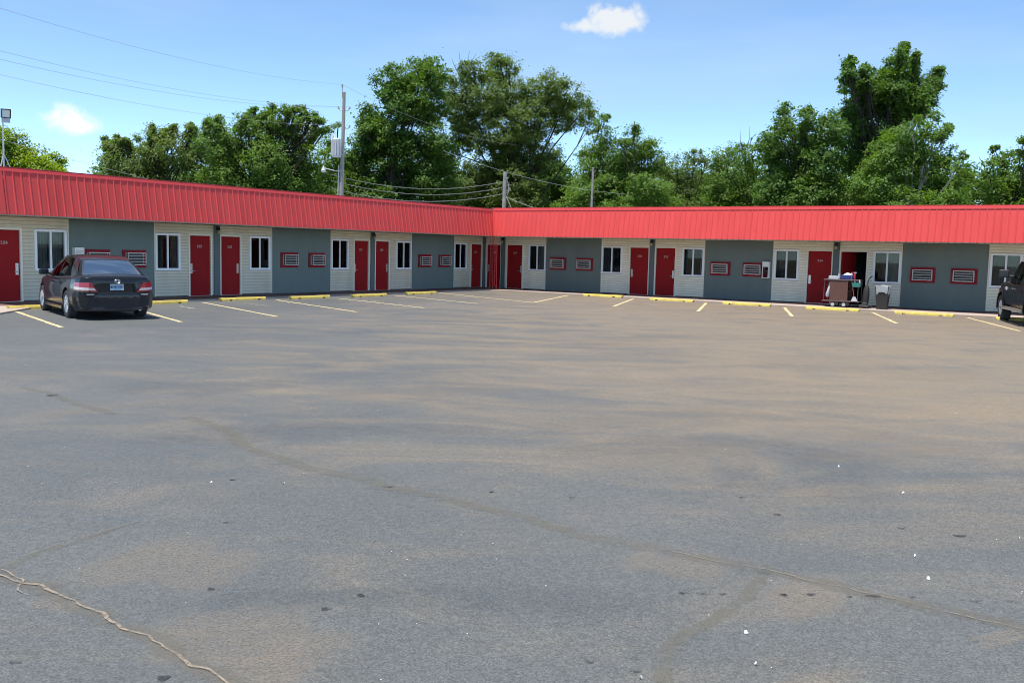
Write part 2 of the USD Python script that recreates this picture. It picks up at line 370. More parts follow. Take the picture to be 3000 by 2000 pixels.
def lot_material():
    """sealed asphalt: blue grey binder, fine grain, tyre-polished streaks and red-brown dust drifted over the far right"""
    n = {'g': ('geometry', {}), 'sx': ('separate_xyz', {}),
         'grain': ('noise_texture', {'scale': 95.0, 'detail': 3.0, 'roughness': 0.7}),
         'spk': ('voronoi_texture', {'scale': 120.0}), 'sps': ('separate_color', {}), 'spr': ('map_range', {'from_min': 0.0, 'from_max': 1.0, 'to_min': 0.70, 'to_max': 1.30}), 'gm2': ('math', {'math_type': 'multiply'}),
         'grain2': ('noise_texture', {'scale': 21.0, 'detail': 3.0, 'roughness': 0.7}),
         'big': ('noise_texture', {'scale': 0.22, 'detail': 5.0, 'roughness': 0.6}),
         'mid': ('noise_texture', {'scale': 1.1, 'detail': 6.0, 'roughness': 0.65, 'distortion': 0.6}),
         'stm': ('mapping', {'rotation': (0, 0, 0.38), 'scale': (0.32, 0.62, 1.0)}),
         'st': ('noise_texture', {'scale': 1.3, 'detail': 8.0, 'roughness': 0.66, 'distortion': 1.1}),
         'stm2': ('mapping', {'rotation': (0, 0, -0.25), 'scale': (0.10, 0.9, 1.0)}),
         'st2': ('noise_texture', {'scale': 2.3, 'detail': 5.0, 'roughness': 0.6}),
         'base': ('rgb_ramp', {'ramp': [(0.30, ASPH_D), (0.70, ASPH_L)]}),
         'gr': ('map_range', {'from_min': 0.30, 'from_max': 0.72, 'to_min': 0.70, 'to_max': 1.30}),
         'gr2': ('map_range', {'from_min': 0.30, 'from_max': 0.70, 'to_min': 0.86, 'to_max': 1.14}),
         'gm': ('math', {'math_type': 'multiply'}),
         'vv': ('combine_xyz', {}), 'bm': ('mix', {'mix_type': 'multiply', 'fac': 1.0}),
         # where the dust lies: a wide drift to the right, 10 to 34 m away
         'dx': ('map_range', {'range_type': 'smoothstep', 'from_min': -10.0, 'from_max': 6.0, 'to_min': 0, 'to_max': 1, 'clamp': True}),
         'dy': ('map_range', {'range_type': 'smoothstep', 'from_min': 4.0, 'from_max': 13.0, 'to_min': 0.08, 'to_max': 1, 'clamp': True}),
         'dxy': ('math', {'math_type': 'multiply'}),
         'ds': ('math', {'math_type': 'multiply_add', 'value2': 0.40, 'value3': 0.02}),
         'da': ('math', {'math_type': 'add'}),
         'dr': ('map_range', {'range_type': 'smoothstep', 'from_min': 0.50, 'from_max': 1.05, 'to_min': 0.0, 'to_max': 0.80, 'clamp': True}),
         'dust': ('mix', {'color2': DUST}),
         # small tan patches of grit close by
         'pm': ('noise_texture', {'scale': 0.42, 'detail': 4.0, 'roughness': 0.6, 'w': 3.7, 'dimensions': '4D'}),
         'pr': ('map_range', {'range_type': 'smoothstep', 'from_min': 0.57, 'from_max': 0.74, 'to_min': 0.0, 'to_max': 0.25, 'clamp': True}),
         'pgm': ('math', {'math_type': 'multiply'}),
         'pgr': ('map_range', {'from_min': 0.40, 'from_max': 0.60, 'to_min': 0.15, 'to_max': 1.0, 'clamp': True}),
         'grit': ('mix', {'color2': (0.27, 0.205, 0.16)}),
         # darker tyre-polished lanes
         'lr': ('map_range', {'range_type': 'smoothstep', 'from_min': 0.54, 'from_max': 0.72, 'to_min': 0.0, 'to_max': 0.12, 'clamp': True}),
         'lane': ('mix', {'color2': (0.064, 0.075, 0.088)}),
         # oil drips
         'om': ('mapping', {'scale': (0.55, 1.0, 1.0), 'rotation': (0, 0, 0.2)}),
         'ov': ('voronoi_texture', {'scale': 0.85, 'randomness': 1.0}),
         'or': ('map_range', {'range_type': 'smoothstep', 'from_min': 0.035, 'from_max': 0.075, 'to_min': 0.0, 'to_max': 0.0, 'clamp': True}),
         'oil': ('mix', {'color2': (0.03, 0.031, 0.034)}),
         'b': ('bump', {'strength': 0.55, 'distance': 0.006}),
         'rr': ('map_range', {'from_min': 0.3, 'from_max': 0.7, 'to_min': 0.58, 'to_max': 0.78}),
         'p': ('principled_bsdf', {'specular_ior_level': 0.5})}
    l = [('g.position', x + '.vector') for x in ('grain', 'spk', 'grain2', 'big', 'mid', 'stm', 'stm2', 'pm', 'om')] + [
        ('g.position', 'sx.vector'), ('stm.vector', 'st.vector'), ('stm2.vector', 'st2.vector'), ('om.vector', 'ov.vector'),
        ('big.fac', 'base.fac'), ('grain.fac', 'gr.value'), ('grain2.fac', 'gr2.value'), ('gr.result', 'gm.value1'), ('gr2.result', 'gm.value2'),
        ('spk.color', 'sps.color'), ('sps.r', 'spr.value'), ('spr.result', 'gm2.value1'), ('gm.value', 'gm2.value2'), ('gm2.value', 'vv.x'), ('gm2.value', 'vv.y'), ('gm2.value', 'vv.z'),
        ('st2.fac', 'lr.value'), ('lr.result', 'lane.fac'), ('base.color', 'lane.color1'),
        ('sx.x', 'dx.value'), ('sx.y', 'dy.value'), ('dx.result', 'dxy.value1'), ('dy.result', 'dxy.value2'), ('dxy.value', 'ds.value1'),
        ('st.fac', 'da.value1'), ('ds.value', 'da.value2'), ('da.value', 'dr.value'), ('dr.result', 'dust.fac'), ('lane.color', 'dust.color1'),
        ('pm.fac', 'pr.value'), ('pr.result', 'pgm.value1'), ('grain.fac', 'pgr.value'), ('pgr.result', 'pgm.value2'), ('pgm.value', 'grit.fac'), ('dust.color', 'grit.color1'),
        ('ov.distance', 'or.value'), ('or.result', 'oil.fac'), ('grit.color', 'oil.color1'),
        ('oil.color', 'bm.color1'), ('vv.vector', 'bm.color2'), ('bm.color', 'p.base_color'),
        ('grain.fac', 'b.height'), ('b.normal', 'p.normal'), ('mid.fac', 'rr.value'), ('rr.result', 'p.roughness')]
    LOOK['asphalt'] = usdkit.material(stage, '/World/Looks/asphalt', n, l, surface='p.BSDF')


lot_material()


def walk_material():
    n = {'g': ('geometry', {}), 'n': ('noise_texture', {'scale': 1.3, 'detail': 6.0, 'roughness': 0.65}), 'f': ('noise_texture', {'scale': 60.0, 'detail': 2.0}),
         'r': ('rgb_ramp', {'ramp': [(0.3, (0.30, 0.235, 0.195)), (0.7, (0.40, 0.335, 0.285))]}),
         'm': ('map_range', {'from_min': 0.3, 'from_max': 0.7, 'to_min': 0.9, 'to_max': 1.1}), 'h': ('hsv', {}),
         'p': ('principled_bsdf', {'roughness': 0.85})}
    LOOK['walk_concrete'] = usdkit.material(stage, '/World/Looks/walk_concrete', n, [('g.position', 'n.vector'), ('g.position', 'f.vector'), ('n.fac', 'r.fac'), ('f.fac', 'm.value'),
                                            ('r.color', 'h.color'), ('m.result', 'h.value'), ('h.color', 'p.base_color')], surface='p.BSDF')


walk_material()
principled('walk_red_paint', (0.155, 0.075, 0.066), rough=0.7, var=(0.12, 0.066, 0.058), noise=2.2, detail=6)
principled('earth', (0.10, 0.115, 0.05), rough=0.95, var=(0.16, 0.12, 0.075), noise=0.15, detail=6)


def worn(name, color, lo, hi, noise=14.0, most=1.0):
    """paint or sealer worn through in specks: a noise-cut film"""
    n = {'g': ('geometry', {}), 'n': ('noise_texture', {'scale': noise, 'detail': 5.0, 'roughness': 0.7}),
         'r': ('map_range', {'from_min': lo, 'from_max': hi, 'to_min': 0.0, 'to_max': most, 'clamp': True}),
         'n2': ('noise_texture', {'scale': 3.0, 'detail': 3.0}), 'c': ('mix', {'color1': color, 'color2': tuple(c * 0.78 for c in color)}),
         'p': ('principled_bsdf', {'roughness': 0.75}), 't': ('transparent_bsdf', {'color': (1, 1, 1)}), 'm': ('mix_closure', {})}
    LOOK[name] = usdkit.material(stage, '/World/Looks/' + name, n, [('g.position', 'n.vector'), ('g.position', 'n2.vector'), ('n2.fac', 'c.fac'), ('c.color', 'p.base_color'), ('n.fac', 'r.value'),
                                 ('r.result', 'm.fac'), ('t.BSDF', 'm.closure1'), ('p.BSDF', 'm.closure2')], surface='m.closure')


worn('line_paint', (0.64, 0.52, 0.28), 0.30, 0.50, 14)
worn('old_line_paint', (0.52, 0.47, 0.40), 0.46, 0.62, 9)
worn('tan_sealer', (0.140, 0.126, 0.094), 0.30, 0.66, 7.0, 0.50)
worn('crack_sand', (0.30, 0.24, 0.175), 0.34, 0.56, 24.0, 0.9)


def film(name, color, strength, lo, hi, noise, cut=True):
    """dust or rubber smeared on the asphalt: fades out across its width, broken by the paving's grain"""
    n = {'g': ('geometry', {}), 'n': ('noise_texture', {'scale': noise, 'detail': 6.0, 'roughness': 0.7}), 'u': ('attribute', {'attribute': 'st'}), 'sx': ('separate_xyz', {}),
         'r': ('map_range', {'from_min': lo, 'from_max': hi, 'to_min': 0.0, 'to_max': strength, 'clamp': True}),
         'e': ('map_range', {'range_type': 'smoothstep', 'from_min': 0.0, 'from_max': 0.9, 'clamp': True}), 'x': ('math', {'math_type': 'multiply'}),
         'p': ('principled_bsdf', {'base_color': color, 'roughness': 0.8}), 't': ('transparent_bsdf', {'color': (1, 1, 1)}), 'm': ('mix_closure', {})}
    LOOK[name] = usdkit.material(stage, '/World/Looks/' + name, n, [('g.position', 'n.vector'), ('n.fac', 'r.value'), ('u.vector', 'sx.vector'), ('sx.x', 'e.value'), ('r.result', 'x.value1'), ('e.result', 'x.value2'),
                                 ('x.value', 'm.fac'), ('t.BSDF', 'm.closure1'), ('p.BSDF', 'm.closure2')], surface='m.closure')


film('film_s', (0.142, 0.128, 0.098), 0.46, 0.28, 0.62, 9.0)
film('film_t', (0.225, 0.18, 0.13), 0.26, 0.30, 0.70, 5.0)
film('film_d', (0.045, 0.050, 0.054), 0.15, 0.25, 0.70, 6.0)
film('film_g', (0.26, 0.21, 0.155), 0.48, 0.40, 0.64, 75.0)
worn('dark_drip', (0.034, 0.035, 0.038), 0.32, 0.55, 13.0, 0.75)

# ---------------------------------------------------------------- ground
LOT = -0.04
g = MB().quad((-420, -300, -0.07), (420, -300, -0.07), (420, 620, -0.07), (-420, 620, -0.07))
tag(obj('ground', g.m(), 'earth'), kind='structure')
lot = MB()
lot.quad((-46, -30, LOT), (52, -30, LOT), (52, 52, LOT), (-46, 52, LOT))
lot_prim = tag(obj('parking_lot', lot.m(), 'asphalt'), kind='structure')

# ---------------------------------------------------------------- the motel: two wings that meet in a corner
CX, CY = -1.5022, 46.7124
UL, NL = np.array([-0.55219, -0.83372]), np.array([0.83372, -0.55219])      # along the left wing, out of its wall
UR, NR = np.array([0.83341, -0.55265]), np.array([-0.55265, -0.83341])


def frame(u, n, z=0.0):
    M = np.eye(4)
    M[:2, 0], M[:2, 1] = u, n
    M[:3, 3] = CX, CY, z
    return M


FR = {'L': frame(UL, NL), 'R': frame(UR, NR)}


def W(w, s, d, z=0.0):
    return (FR[w] @ np.array([s, d, z, 1.0]))[:3]


WALLTOP = 2.42
OV0, OV1 = 1.95, 1.76       # how far out the mansard's foot and head stand
FZ0, FZ1 = 2.43, 3.56
END = {'L': 24.5, 'R': 27.6}
CAP = {'L': (3.545, 3.66), 'R': (3.565, 3.70)}

# walk: slab with a red painted field by the wall
edge_l = [(27.2, 5.0), (26.3, 4.5), (25.4, 3.7), (24.0, 2.45), (20.4, 2.2), (17.2, 1.9), (12, 1.85), (7.5, 1.9), (3.9, 1.95), (2.25, 2.05)]
edge_r = [(3.0, 2.0), (6.9, 2.3), (9.3, 2.4), (12.7, 2.5), (15.8, 2.85), (19.1, 2.8), (21.6, 3.0), (24, 3.0), (29.0, 3.1)]
outline = [W('L', s, d)[:2] for s, d in edge_l] + [W('R', s, d)[:2] for s, d in edge_r]
inner = [W('R', 29.0, -0.3)[:2], W('R', -0.3, -0.3)[:2], W('L', 27.2, -0.3)[:2]]
wk = MB().prism([tuple(p) for p in outline + inner], -0.30, 0.0)
walk = tag(obj('sidewalk', wk.m(), 'walk_concrete'), kind='structure')
pl = [W('L', 24.5, 1.45)[:2], W('L', 1.45, 1.45)[:2], W('R', 29.0, 1.45)[:2]]
pi = [W('R', 29.0, -0.1)[:2], W('R', -0.1, -0.1)[:2], W('L', 24.5, -0.1)[:2]]
obj('painted_strip', MB().prism([tuple(p) for p in pl + pi], 0.0, 0.004).m(), 'walk_red_paint', walk)

motel = thing('motel_building', 'long single storey cream and grey motel with red metal mansard roof and red doors', 'motel')

# openings on the walls: windows, doors (s from, s to)
WIN = {'L': [(21.51, 22.44), (17.48, 18.38), (13.55, 14.46), (9.42, 10.33), (5.47, 6.42), (1.38, 2.31)],
       'R': [(2.66, 3.55), (6.54, 7.50), (10.41, 11.33), (14.39, 15.31), (18.21, 19.15), (22.22, 23.17)]}
DOOR = {'L': [(22.90, 23.76), (16.21, 17.06), (14.92, 15.76), (8.20, 9.03), (6.92, 7.75), (0.15, 0.98)],
        'R': [(0.25, 1.05), (1.42, 2.28), (7.93, 8.81), (9.16, 10.05), (15.71, 16.62), (16.97, 17.93), (23.62, 24.5), (24.95, 25.85)]}
GREY = {'L': [(18.45, 21.41), (10.40, 13.43), (2.35, 5.41)], 'R': [(3.59, 6.50), (11.39, 14.29), (19.21, 22.13)]}
POST = {'L': [(23.86, 24.12), (15.82, 16.07), (7.83, 8.07), (-0.12, 0.06)], 'R': [(1.09, 1.31), (8.86, 9.10), (16.67, 16.91), (24.58, 24.86)]}
DZ0, DZ1 = 0.02, 2.045
WZ0, WZ1 = 0.91, 2.06


def blocks(a, b, holes, zs):
    """cells (s0, s1, z0, z1) of the wall a..b that no hole covers; holes: (s0, s1, z0, z1)"""
    out = []
    for z0, z1 in zs:
        cur = a
        for h in sorted(h for h in holes if h[2] < (z0 + z1) / 2 < h[3] and h[1] > a and h[0] < b):
            if h[0] > cur:
                out.append((cur, h[0], z0, z1))
            cur = max(cur, h[1])
        if cur < b:
            out.append((cur, b, z0, z1))
    return out


for w in 'LR':
    F = FR[w]
    holes = [(a, b, WZ0, WZ1) for a, b in WIN[w]] + [(a, b, -1, DZ1) for a, b in DOOR[w]]
    start = -0.0 if w == 'R' else 0.0
    core = MB(F)
    for s0, s1, z0, z1 in blocks(start, END[w], holes, [(0, WZ0), (WZ0, DZ1), (DZ1, WZ1), (WZ1, 3.40)]):
        core.box(s0, s1, -0.16, -0.012, z0, z1)
    obj('wall', core.m(), 'room_wall', motel)
    # lapped siding, one mesh per stretch
    cuts = sorted([0.0] + [x for g_ in GREY[w] for x in g_] + [END[w]])
    for a, b in zip(cuts[::2], cuts[1::2]):
        sd_ = MB(F)
        rows = [(0.03 + 0.1035 * k, 0.03 + 0.1035 * (k + 1)) for k in range(23)] + [(2.4105, WALLTOP)]
        for s0, s1, z0, z1 in blocks(a + 0.012, b - 0.012, [(h[0] - 0.03, h[1] + 0.03, h[2] - 0.02, h[3] + 0.04) for h in holes], rows):
            sd_.add([(s0, 0.022, z0 + 0.0075), (s1, 0.022, z0 + 0.0075), (s1, 0.006, z1), (s0, 0.006, z1), (s0, -0.011, z0 + 0.0075), (s1, -0.011, z0 + 0.0075), (s1, -0.011, z1), (s0, -0.011, z1)],
                    [(0, 1, 2), (0, 2, 3), (4, 5, 1), (4, 1, 0), (5, 6, 2), (5, 2, 1), (7, 4, 0), (7, 0, 3), (3, 2, 6), (3, 6, 7)] if w == 'R' else
                    [(0, 1, 2), (0, 2, 3), (4, 5, 1), (4, 1, 0), (5, 6, 2), (5, 2, 1), (7, 4, 0), (7, 0, 3), (3, 2, 6), (3, 6, 7)])
        obj('siding', sd_.m(), 'cream_siding', motel)
        for e, sg in ((a, 1), (b, -1)):
            if 0.1 < e < END[w] - 0.1:
                lo, hi = (e, e + 0.028) if sg > 0 else (e - 0.028, e)
                obj('corner_strip', MB(F).box(lo, hi, -0.011, 0.030, 0.02, WALLTOP).m(), 'cream_trim', motel)
    for a, b in GREY[w]:
        obj('stucco_wall', MB(F).box(a + 0.003, b - 0.003, -0.011, 0.020, 0.0, WALLTOP).m(), 'grey_stucco', motel)
    for a, b in POST[w]:
        obj('pilaster', MB(F).box(a, b, -0.011, 0.055 if a > 0 else 0.19, 0.0, WALLTOP - 0.004).m(), 'grey_post_paint', motel)
    # rooms behind: floor, back wall, party walls
    rm = MB(F)
    rm.box(-5.2 if w == 'R' else 0.2, END[w], -5.2, -5.0, 0, 3.3)
    rm.box(0.2, END[w], -5.0, -0.16, -0.02, 0.003)
    for s in [(p[0] + p[1]) / 2 for p in POST[w] if p[0] > 0] + [(p[0] + p[1]) / 2 for p in GREY[w]] + [END[w] - 0.06]:
        rm.box(s - 0.06, s + 0.06, -5.0, -0.161, 0.003, 3.3)
    rm.box(0.2, END[w], -5.0, -0.161, 2.40, 2.45)
    obj('room_partition', rm.m(), 'room_wall', motel)

# soffit, fascia ribs, cap, deck
for w in 'LR':
    F = FR[w]
    e = END[w]
    sf = MB(F)
    sf.add([(0, 0, WALLTOP), (e, 0, WALLTOP), (e, OV0 - 0.03, WALLTOP), (OV0 - 0.03, OV0 - 0.03, WALLTOP)], [(0, 1, 2), (0, 2, 3)])
    sf.add([(0, -0.1, WALLTOP + 0.03), (e, -0.1, WALLTOP + 0.03), (e, OV0 - 0.03, WALLTOP + 0.03), (OV0 - 0.03, OV0 - 0.03, WALLTOP + 0.03)], [(0, 2, 1), (0, 3, 2)])
    obj('soffit', sf.m(), 'soffit_board', motel)
    obj('soffit_trim', MB(F).box(OV0 - 0.0, e, OV0 - 0.035, OV0 - 0.004, WALLTOP - 0.022, FZ0 + 0.01).m(), 'soffit_board', motel)
    # ribbed sheets, four ribs each, with a lap joint
    pitch = 0.2286
    s = OV1
    while s < e - 0.02:
        t = min(s + 4 * pitch, e)
        prof = []
        k = 0
        x = s
        while x < t - 1e-6:
            for dx, h in ((0.0, 0.0), (0.085, 0.0), (0.100, 0.019), (0.120, 0.019), (0.135, 0.0)):
                if x + dx < t:
                    prof.append((x + dx, h))
            x += pitch
        prof.append((t, 0.004))
        P = np.zeros((2, len(prof), 3))
        for r_, (zz, dd) in enumerate(((FZ0, OV0), (FZ1, OV1))):
            for c_, (x, h) in enumerate(prof):
                P[r_, c_] = (max(x, dd), dd + h, zz + 0.17 * h)
        mb = MB(F).grid(P)
        Q = P.copy(); Q[:, :, 1] -= 0.02
        mb.add(Q.reshape(-1, 3), mb.f[0][:, ::-1])
        v_, f_ = mb.m()
        obj('metal_sheet', (v_, f_), 'red_roof_metal', motel)
        s = t
    z0, z1 = CAP[w]
    cp = MB(F)
    st = OV1 + 0.045
    cp.prism([(OV1 - 0.03, z0), (OV1 + 0.016, z0), (OV1 + 0.018, z0 + 0.015), (OV1 - 0.012, z1), (OV1 - 0.03, z1)], st, e + 0.05, 'yzx')
    cp.prism([(st - 0.05, z1 + 0.001), (e + 0.05, z1 + 0.001), (e + 0.05, z1 + 0.012), (st - 0.05, z1 + 0.012)], OV1 - 0.25, OV1 - 0.006, 'xzy')
    obj('roof_cap', cp.m(), 'red_trim_paint', motel)
    dk = MB(F)
    dk.box(-7.4 if w == 'R' else OV1, e, -7.4, OV1 - 0.1, 3.40, 3.47)
    dk.box(OV1 - 0.1, e, OV1 - 0.2, OV1 - 0.031, 3.47, z1)
    obj('roof_deck', dk.m(), 'roof_deck', motel)
    bw = MB(F)
    bw.box(-7.3 if w == 'R' else 0, e, -7.3, -7.1, 0, 3.395)
    bw.box(e - 0.15, e, -7.1, -0.17, 0, 3.395)
    obj('back_wall', bw.m(), 'grey_stucco', motel)
    # closed end of the mansard
    en = MB(F)
    en.prism([(-0.1, WALLTOP + 0.031), (OV0 - 0.04, WALLTOP + 0.031), (OV1 - 0.04, FZ1 - 0.02), (-0.1, FZ1 - 0.02)], e - 0.03, e - 0.002, 'yzx')
    obj('end_panel', en.m(), 'red_trim_paint', motel)
    cor = MB(F)
    for zz in (0,):
        P = np.array([[(e - 0.16, OV0 + 0.03, FZ0), (e + 0.01, OV0 + 0.03, FZ0), (e + 0.01, OV0 - 0.06, FZ0)], [(e - 0.16, OV1 + 0.03, FZ1), (e + 0.01, OV1 + 0.03, FZ1), (e + 0.01, OV1 - 0.06, FZ1)]])
        cor.grid(P)
    obj('end_flashing', cor.m(), 'red_roof_metal', motel)
# flashing in the inside corner
cf = MB()
for w, sg in (('L', 1), ('R', -1)):
    a = [W(w, OV0 - 0.01, OV0 + 0.012, FZ0 - 0.004), W(w, OV0 + 0.10, OV0 + 0.028, FZ0 - 0.004), W(w, OV1 + 0.10, OV1 + 0.028, FZ1 - 0.02), W(w, OV1 - 0.01, OV1 + 0.012, FZ1 - 0.02)]
    cf.quad(*(a if sg > 0 else a[::-1]))
obj('corner_flashing', cf.m(), 'red_roof_metal', motel)

# windows
CURTAIN = {'L': [[(0.10, 0.48, 'curtain_cloth'), (0.52, 0.97, 'curtain_cloth')], [(0.03, 0.46, 'curtain_grey')], [(0.52, 0.95, 'curtain_cloth')], [(0.03, 0.46, 'curtain_cloth'), (0.55, 0.8, 'curtain_grey')],
                 [(0.03, 0.97, 'curtain_cloth')], [(0.10, 0.40, 'curtain_grey')]],
           'R': [[(0.50, 0.97, 'curtain_cloth')], [(0.03, 0.46, 'curtain_grey')], [(0.80, 0.97, 'curtain_cloth')], [(0.06, 0.48, 'curtain_grey')], [(0.50, 0.97, 'curtain_cloth'), (0.3, 0.42, 'curtain_grey')], [(0.04, 0.42, 'curtain_grey'), (0.5, 0.97, 'curtain_cloth')]]}
for w in 'LR':
    F = FR[w]
    for (a, b), cu in zip(WIN[w], CURTAIN[w]):
        fr = MB(F)
        o, t = 0.035, 0.075
        fr.box(a - o, b + o, -0.06, 0.045, WZ1 - t + o, WZ1 + o); fr.box(a - o, b + o, -0.06, 0.052, WZ0 - o, WZ0 + t - o)
        fr.box(a - o, a + t - o, -0.06, 0.043, WZ0 + t - o, WZ1 - t + o); fr.box(b - t + o, b + o, -0.06, 0.043, WZ0 + t - o, WZ1 - t + o)
        mid = (a + b) / 2
        fr.box(mid - 0.03, mid + 0.03, -0.05, 0.030, WZ0 + t - o, WZ1 - t + o)
        win = obj('window', fr.m(), 'white_vinyl', motel)
        for p0, p1, dd in ((a + t - o, mid - 0.03, -0.012), (mid + 0.03, b - t + o, 0.004)):
            obj('pane', MB(F).box(p0, p1, dd - 0.006, dd, WZ0 + t - o, WZ1 - t + o).m(), 'window_glass', win)
        for c0, c1, mat in cu:
            s0, s1 = (a + c0 * (b - a), a + c1 * (b - a)) if w == 'R' else (b - c0 * (b - a), b - c1 * (b - a))
            n_ = 40
            x = np.linspace(s0, s1, n_)
            y = -0.14 + 0.022 * np.sin(np.linspace(0, abs(s1 - s0) * 62, n_)) + 0.006 * np.sin(np.linspace(0, abs(s1 - s0) * 150 + 1, n_))
            P = np.stack([np.stack([x, y, np.full(n_, zz)], 1) for zz in (WZ0 - 0.05, WZ1)])
            obj('curtain', MB(F).grid(P).m(), mat, win)

# doors with frame, lock plate, number
NUM = {'L': ['124', '123', '122', '121', '120', '119'], 'R': ['118', '117', '116', '115', '114', None, '112', '111']}
LOCK = {'L': 'lhlhlh', 'R': 'lhlhlhlh'}      # lock at the low or the high end of s
LOCK['R'] = 'lhlhlhlh'
for w in 'LR':
    F = FR[w]
    for i, (a, b) in enumerate(DOOR[w]):
        opened = NUM[w][i] is None
        if opened:
            # leaf swung into the room on its left hinge
            dl = MB(F).prism([(a, -0.06), (a + 0.045, -0.06), (a + 0.36, -0.86), (a + 0.315, -0.88)], DZ0, DZ1 - 0.005)
            d = tag(obj('door', dl.m(), 'red_door_paint', motel), label='open red door swung into a dark room')
        else:
            d = obj('door', MB(F).box(a + 0.004, b - 0.004, -0.075, -0.03, DZ0, DZ1 - 0.004).m(), 'red_door_paint', motel)
        fr = MB(F)
        t = 0.062
        tl, th = t, t
        for q0, q1 in POST[w]:          # a post close by takes the casing's room
            if 0 < q0 - b < t:
                th = q0 - b - 0.003
            if 0 < a - q1 < t:
                tl = a - q1 - 0.003
        fr.box(a - tl, a, -0.14, 0.038, 0.004, DZ1 + t); fr.box(b, b + th, -0.14, 0.038, 0.004, DZ1 + t)
        fr.box(a, b, -0.14, 0.036, DZ1, DZ1 + t)
        obj('door_casing', fr.m(), 'cream_trim', d)
        obj('threshold', MB(F).box(a, b, -0.14, 0.03, 0.004, 0.018).m(), 'brushed_metal', d)
        if opened:
            continue
        lo = (a + 0.035, a + 0.12) if (w == 'R') == (i % 2 == 1) or False else (b - 0.12, b - 0.035)
        low = {'L': [1, 0, 1, 0, 1, 0], 'R': [1, 0, 1, 0, 1, 0, 1, 0]}[w][i]
        # lock side as seen in the photograph: away from the post between two doors
        away_high = {'L': [0, 1, 0, 1, 0, 1], 'R': [0, 1, 0, 1, 0, 1, 0, 1]}[w][i]
        lo = (b - 0.125, b - 0.04) if away_high else (a + 0.04, a + 0.125)
        hd = MB(F)
        hd.box(lo[0], lo[1], -0.03, -0.012, 0.77, 1.10)
        mid = (lo[0] + lo[1]) / 2
        hd.tube([(mid, -0.012, 0.86), (mid, 0.035, 0.86)], 0.016, 8)
        hd.tube([(mid, 0.033, 0.86), (mid + (-0.11 if away_high else 0.11), 0.036, 0.855)], 0.011, 8)
        hd.tube([(mid, -0.012, 1.03), (mid, 0.006, 1.03)], 0.024, 10)
        obj('lock', hd.m(), 'brushed_metal', d)
        tx = meshkit.text_mesh(NUM[w][i], 0.080, 0.008, bold=True)
        v = np.array(tx.vertices)
        c = (v[:, 0].max() + v[:, 0].min()) / 2
        sx = 1 if w == 'R' else -1
        pts = np.stack([(a + b) / 2 + sx * (v[:, 0] - c), -0.03 + v[:, 2], 1.645 + v[:, 1]], 1)
        mb = MB(F).add(pts, np.array(tx.faces)[:, ::-1] if w == 'R' else np.array(tx.faces)[:, ::-1])
        obj('door_number', mb.m(), 'sign_white', d)

# through-wall coolers: red board frame, sleeve, white cage of bars
AC = {'L': [(20.06, 20.94), (18.78, 19.62), (12.16, 13.02), (10.75, 11.60), (4.10, 4.96), (2.66, 3.51)],
      'R': [(3.83, 4.69), (5.23, 6.08), (11.67, 12.53), (13.07, 13.92), (19.53, 20.39), (20.92, 21.80)]}
for w in 'LR':
    F = FR[w]
    for a, b in AC[w]:
        z0, z1 = 0.965, 1.53
        fr = MB(F)
        t = 0.088
        fr.box(a, b, 0.0201, 0.058, z1 - t, z1); fr.box(a, b, 0.0201, 0.058, z0, z0 + t)
        fr.box(a, a + t, 0.0201, 0.056, z0 + t, z1 - t); fr.box(b - t, b, 0.0201, 0.056, z0 + t, z1 - t)
        ac = obj('air_conditioner', fr.m(), 'dark_red_frame', motel)
        i0, i1, j0, j1 = a + t + 0.004, b - t - 0.004, z0 + t + 0.004, z1 - t - 0.004
        sl_ = MB(F)
        sl_.box(i0 + 0.07, i1 - 0.07, 0.021, 0.115, j0 + 0.012, j1 - 0.012)
        obj('cooler_case', sl_.m(), 'cooler_beige', ac)
        gr = MB(F)
        gr.box(i0, i1, 0.0205, 0.026, j0, j1)
        for k in range(9):
            zz = j0 + 0.03 + k * (j1 - j0 - 0.06) / 8
            gr.box(i0 + 0.09, i1 - 0.09, 0.1155, 0.122, zz - 0.013, zz + 0.013)
        obj('grille', gr.m(), 'dark_grille', ac)
        cg = MB(F)
        r_, dd = 0.011, 0.175
        for zz in (j0 + 0.008, j1 - 0.008):
            cg.box(i0, i1, dd, dd + 0.022, zz - 0.013, zz + 0.013)
            for e in (i0, i1 - 0.02):
                cg.box(e, e + 0.02, 0.06, dd, zz - 0.010, zz + 0.010)
        for k in (1, 2, 3):
            zz = j0 + k * (j1 - j0) / 4
            cg.box(i0, i1, dd + 0.002, dd + 0.016, zz - 0.0075, zz + 0.0075)
            for e in (i0, i1 - 0.012):
                cg.box(e, e + 0.012, 0.06, dd, zz - 0.006, zz + 0.006)
        for e in (i0, i1 - 0.016):
            cg.box(e, e + 0.016, dd, dd + 0.022, j0 + 0.021, j1 - 0.021)
            cg.box(e, e + 0.016, 0.058, 0.074, j0 + 0.021, j1 - 0.021)
        obj('bar_cage', cg.m(), 'cage_white', ac)

# jelly-jar lamps on the posts, below the soffit
for w in 'LR':
    for a, b in POST[w]:
        if a < 0:
            continue
        c = (a + b) / 2
        lm = MB(FR[w])
        lm.tube([(c, 0.055, 2.33), (c, 0.085, 2.33)], 0.055, 12)
        lm.tube([(c, 0.085, 2.33), (c, 0.15, 2.35), (c, 0.15, 2.30)], 0.018, 8)
        lm.tube([(c, 0.15, 2.31), (c, 0.15, 2.25)], [0.03, 0.062], 12)
        L_ = obj('wall_lamp', lm.m(), 'lamp_black', motel)
        jr = MB(FR[w]).tube([(c, 0.15, 2.248), (c, 0.15, 2.20), (c, 0.15, 2.15), (c, 0.15, 2.13)], [0.05, 0.052, 0.043, 0.02], 12)
        obj('glass_jar', jr.m(), 'lamp_jar', L_, smooth=40)

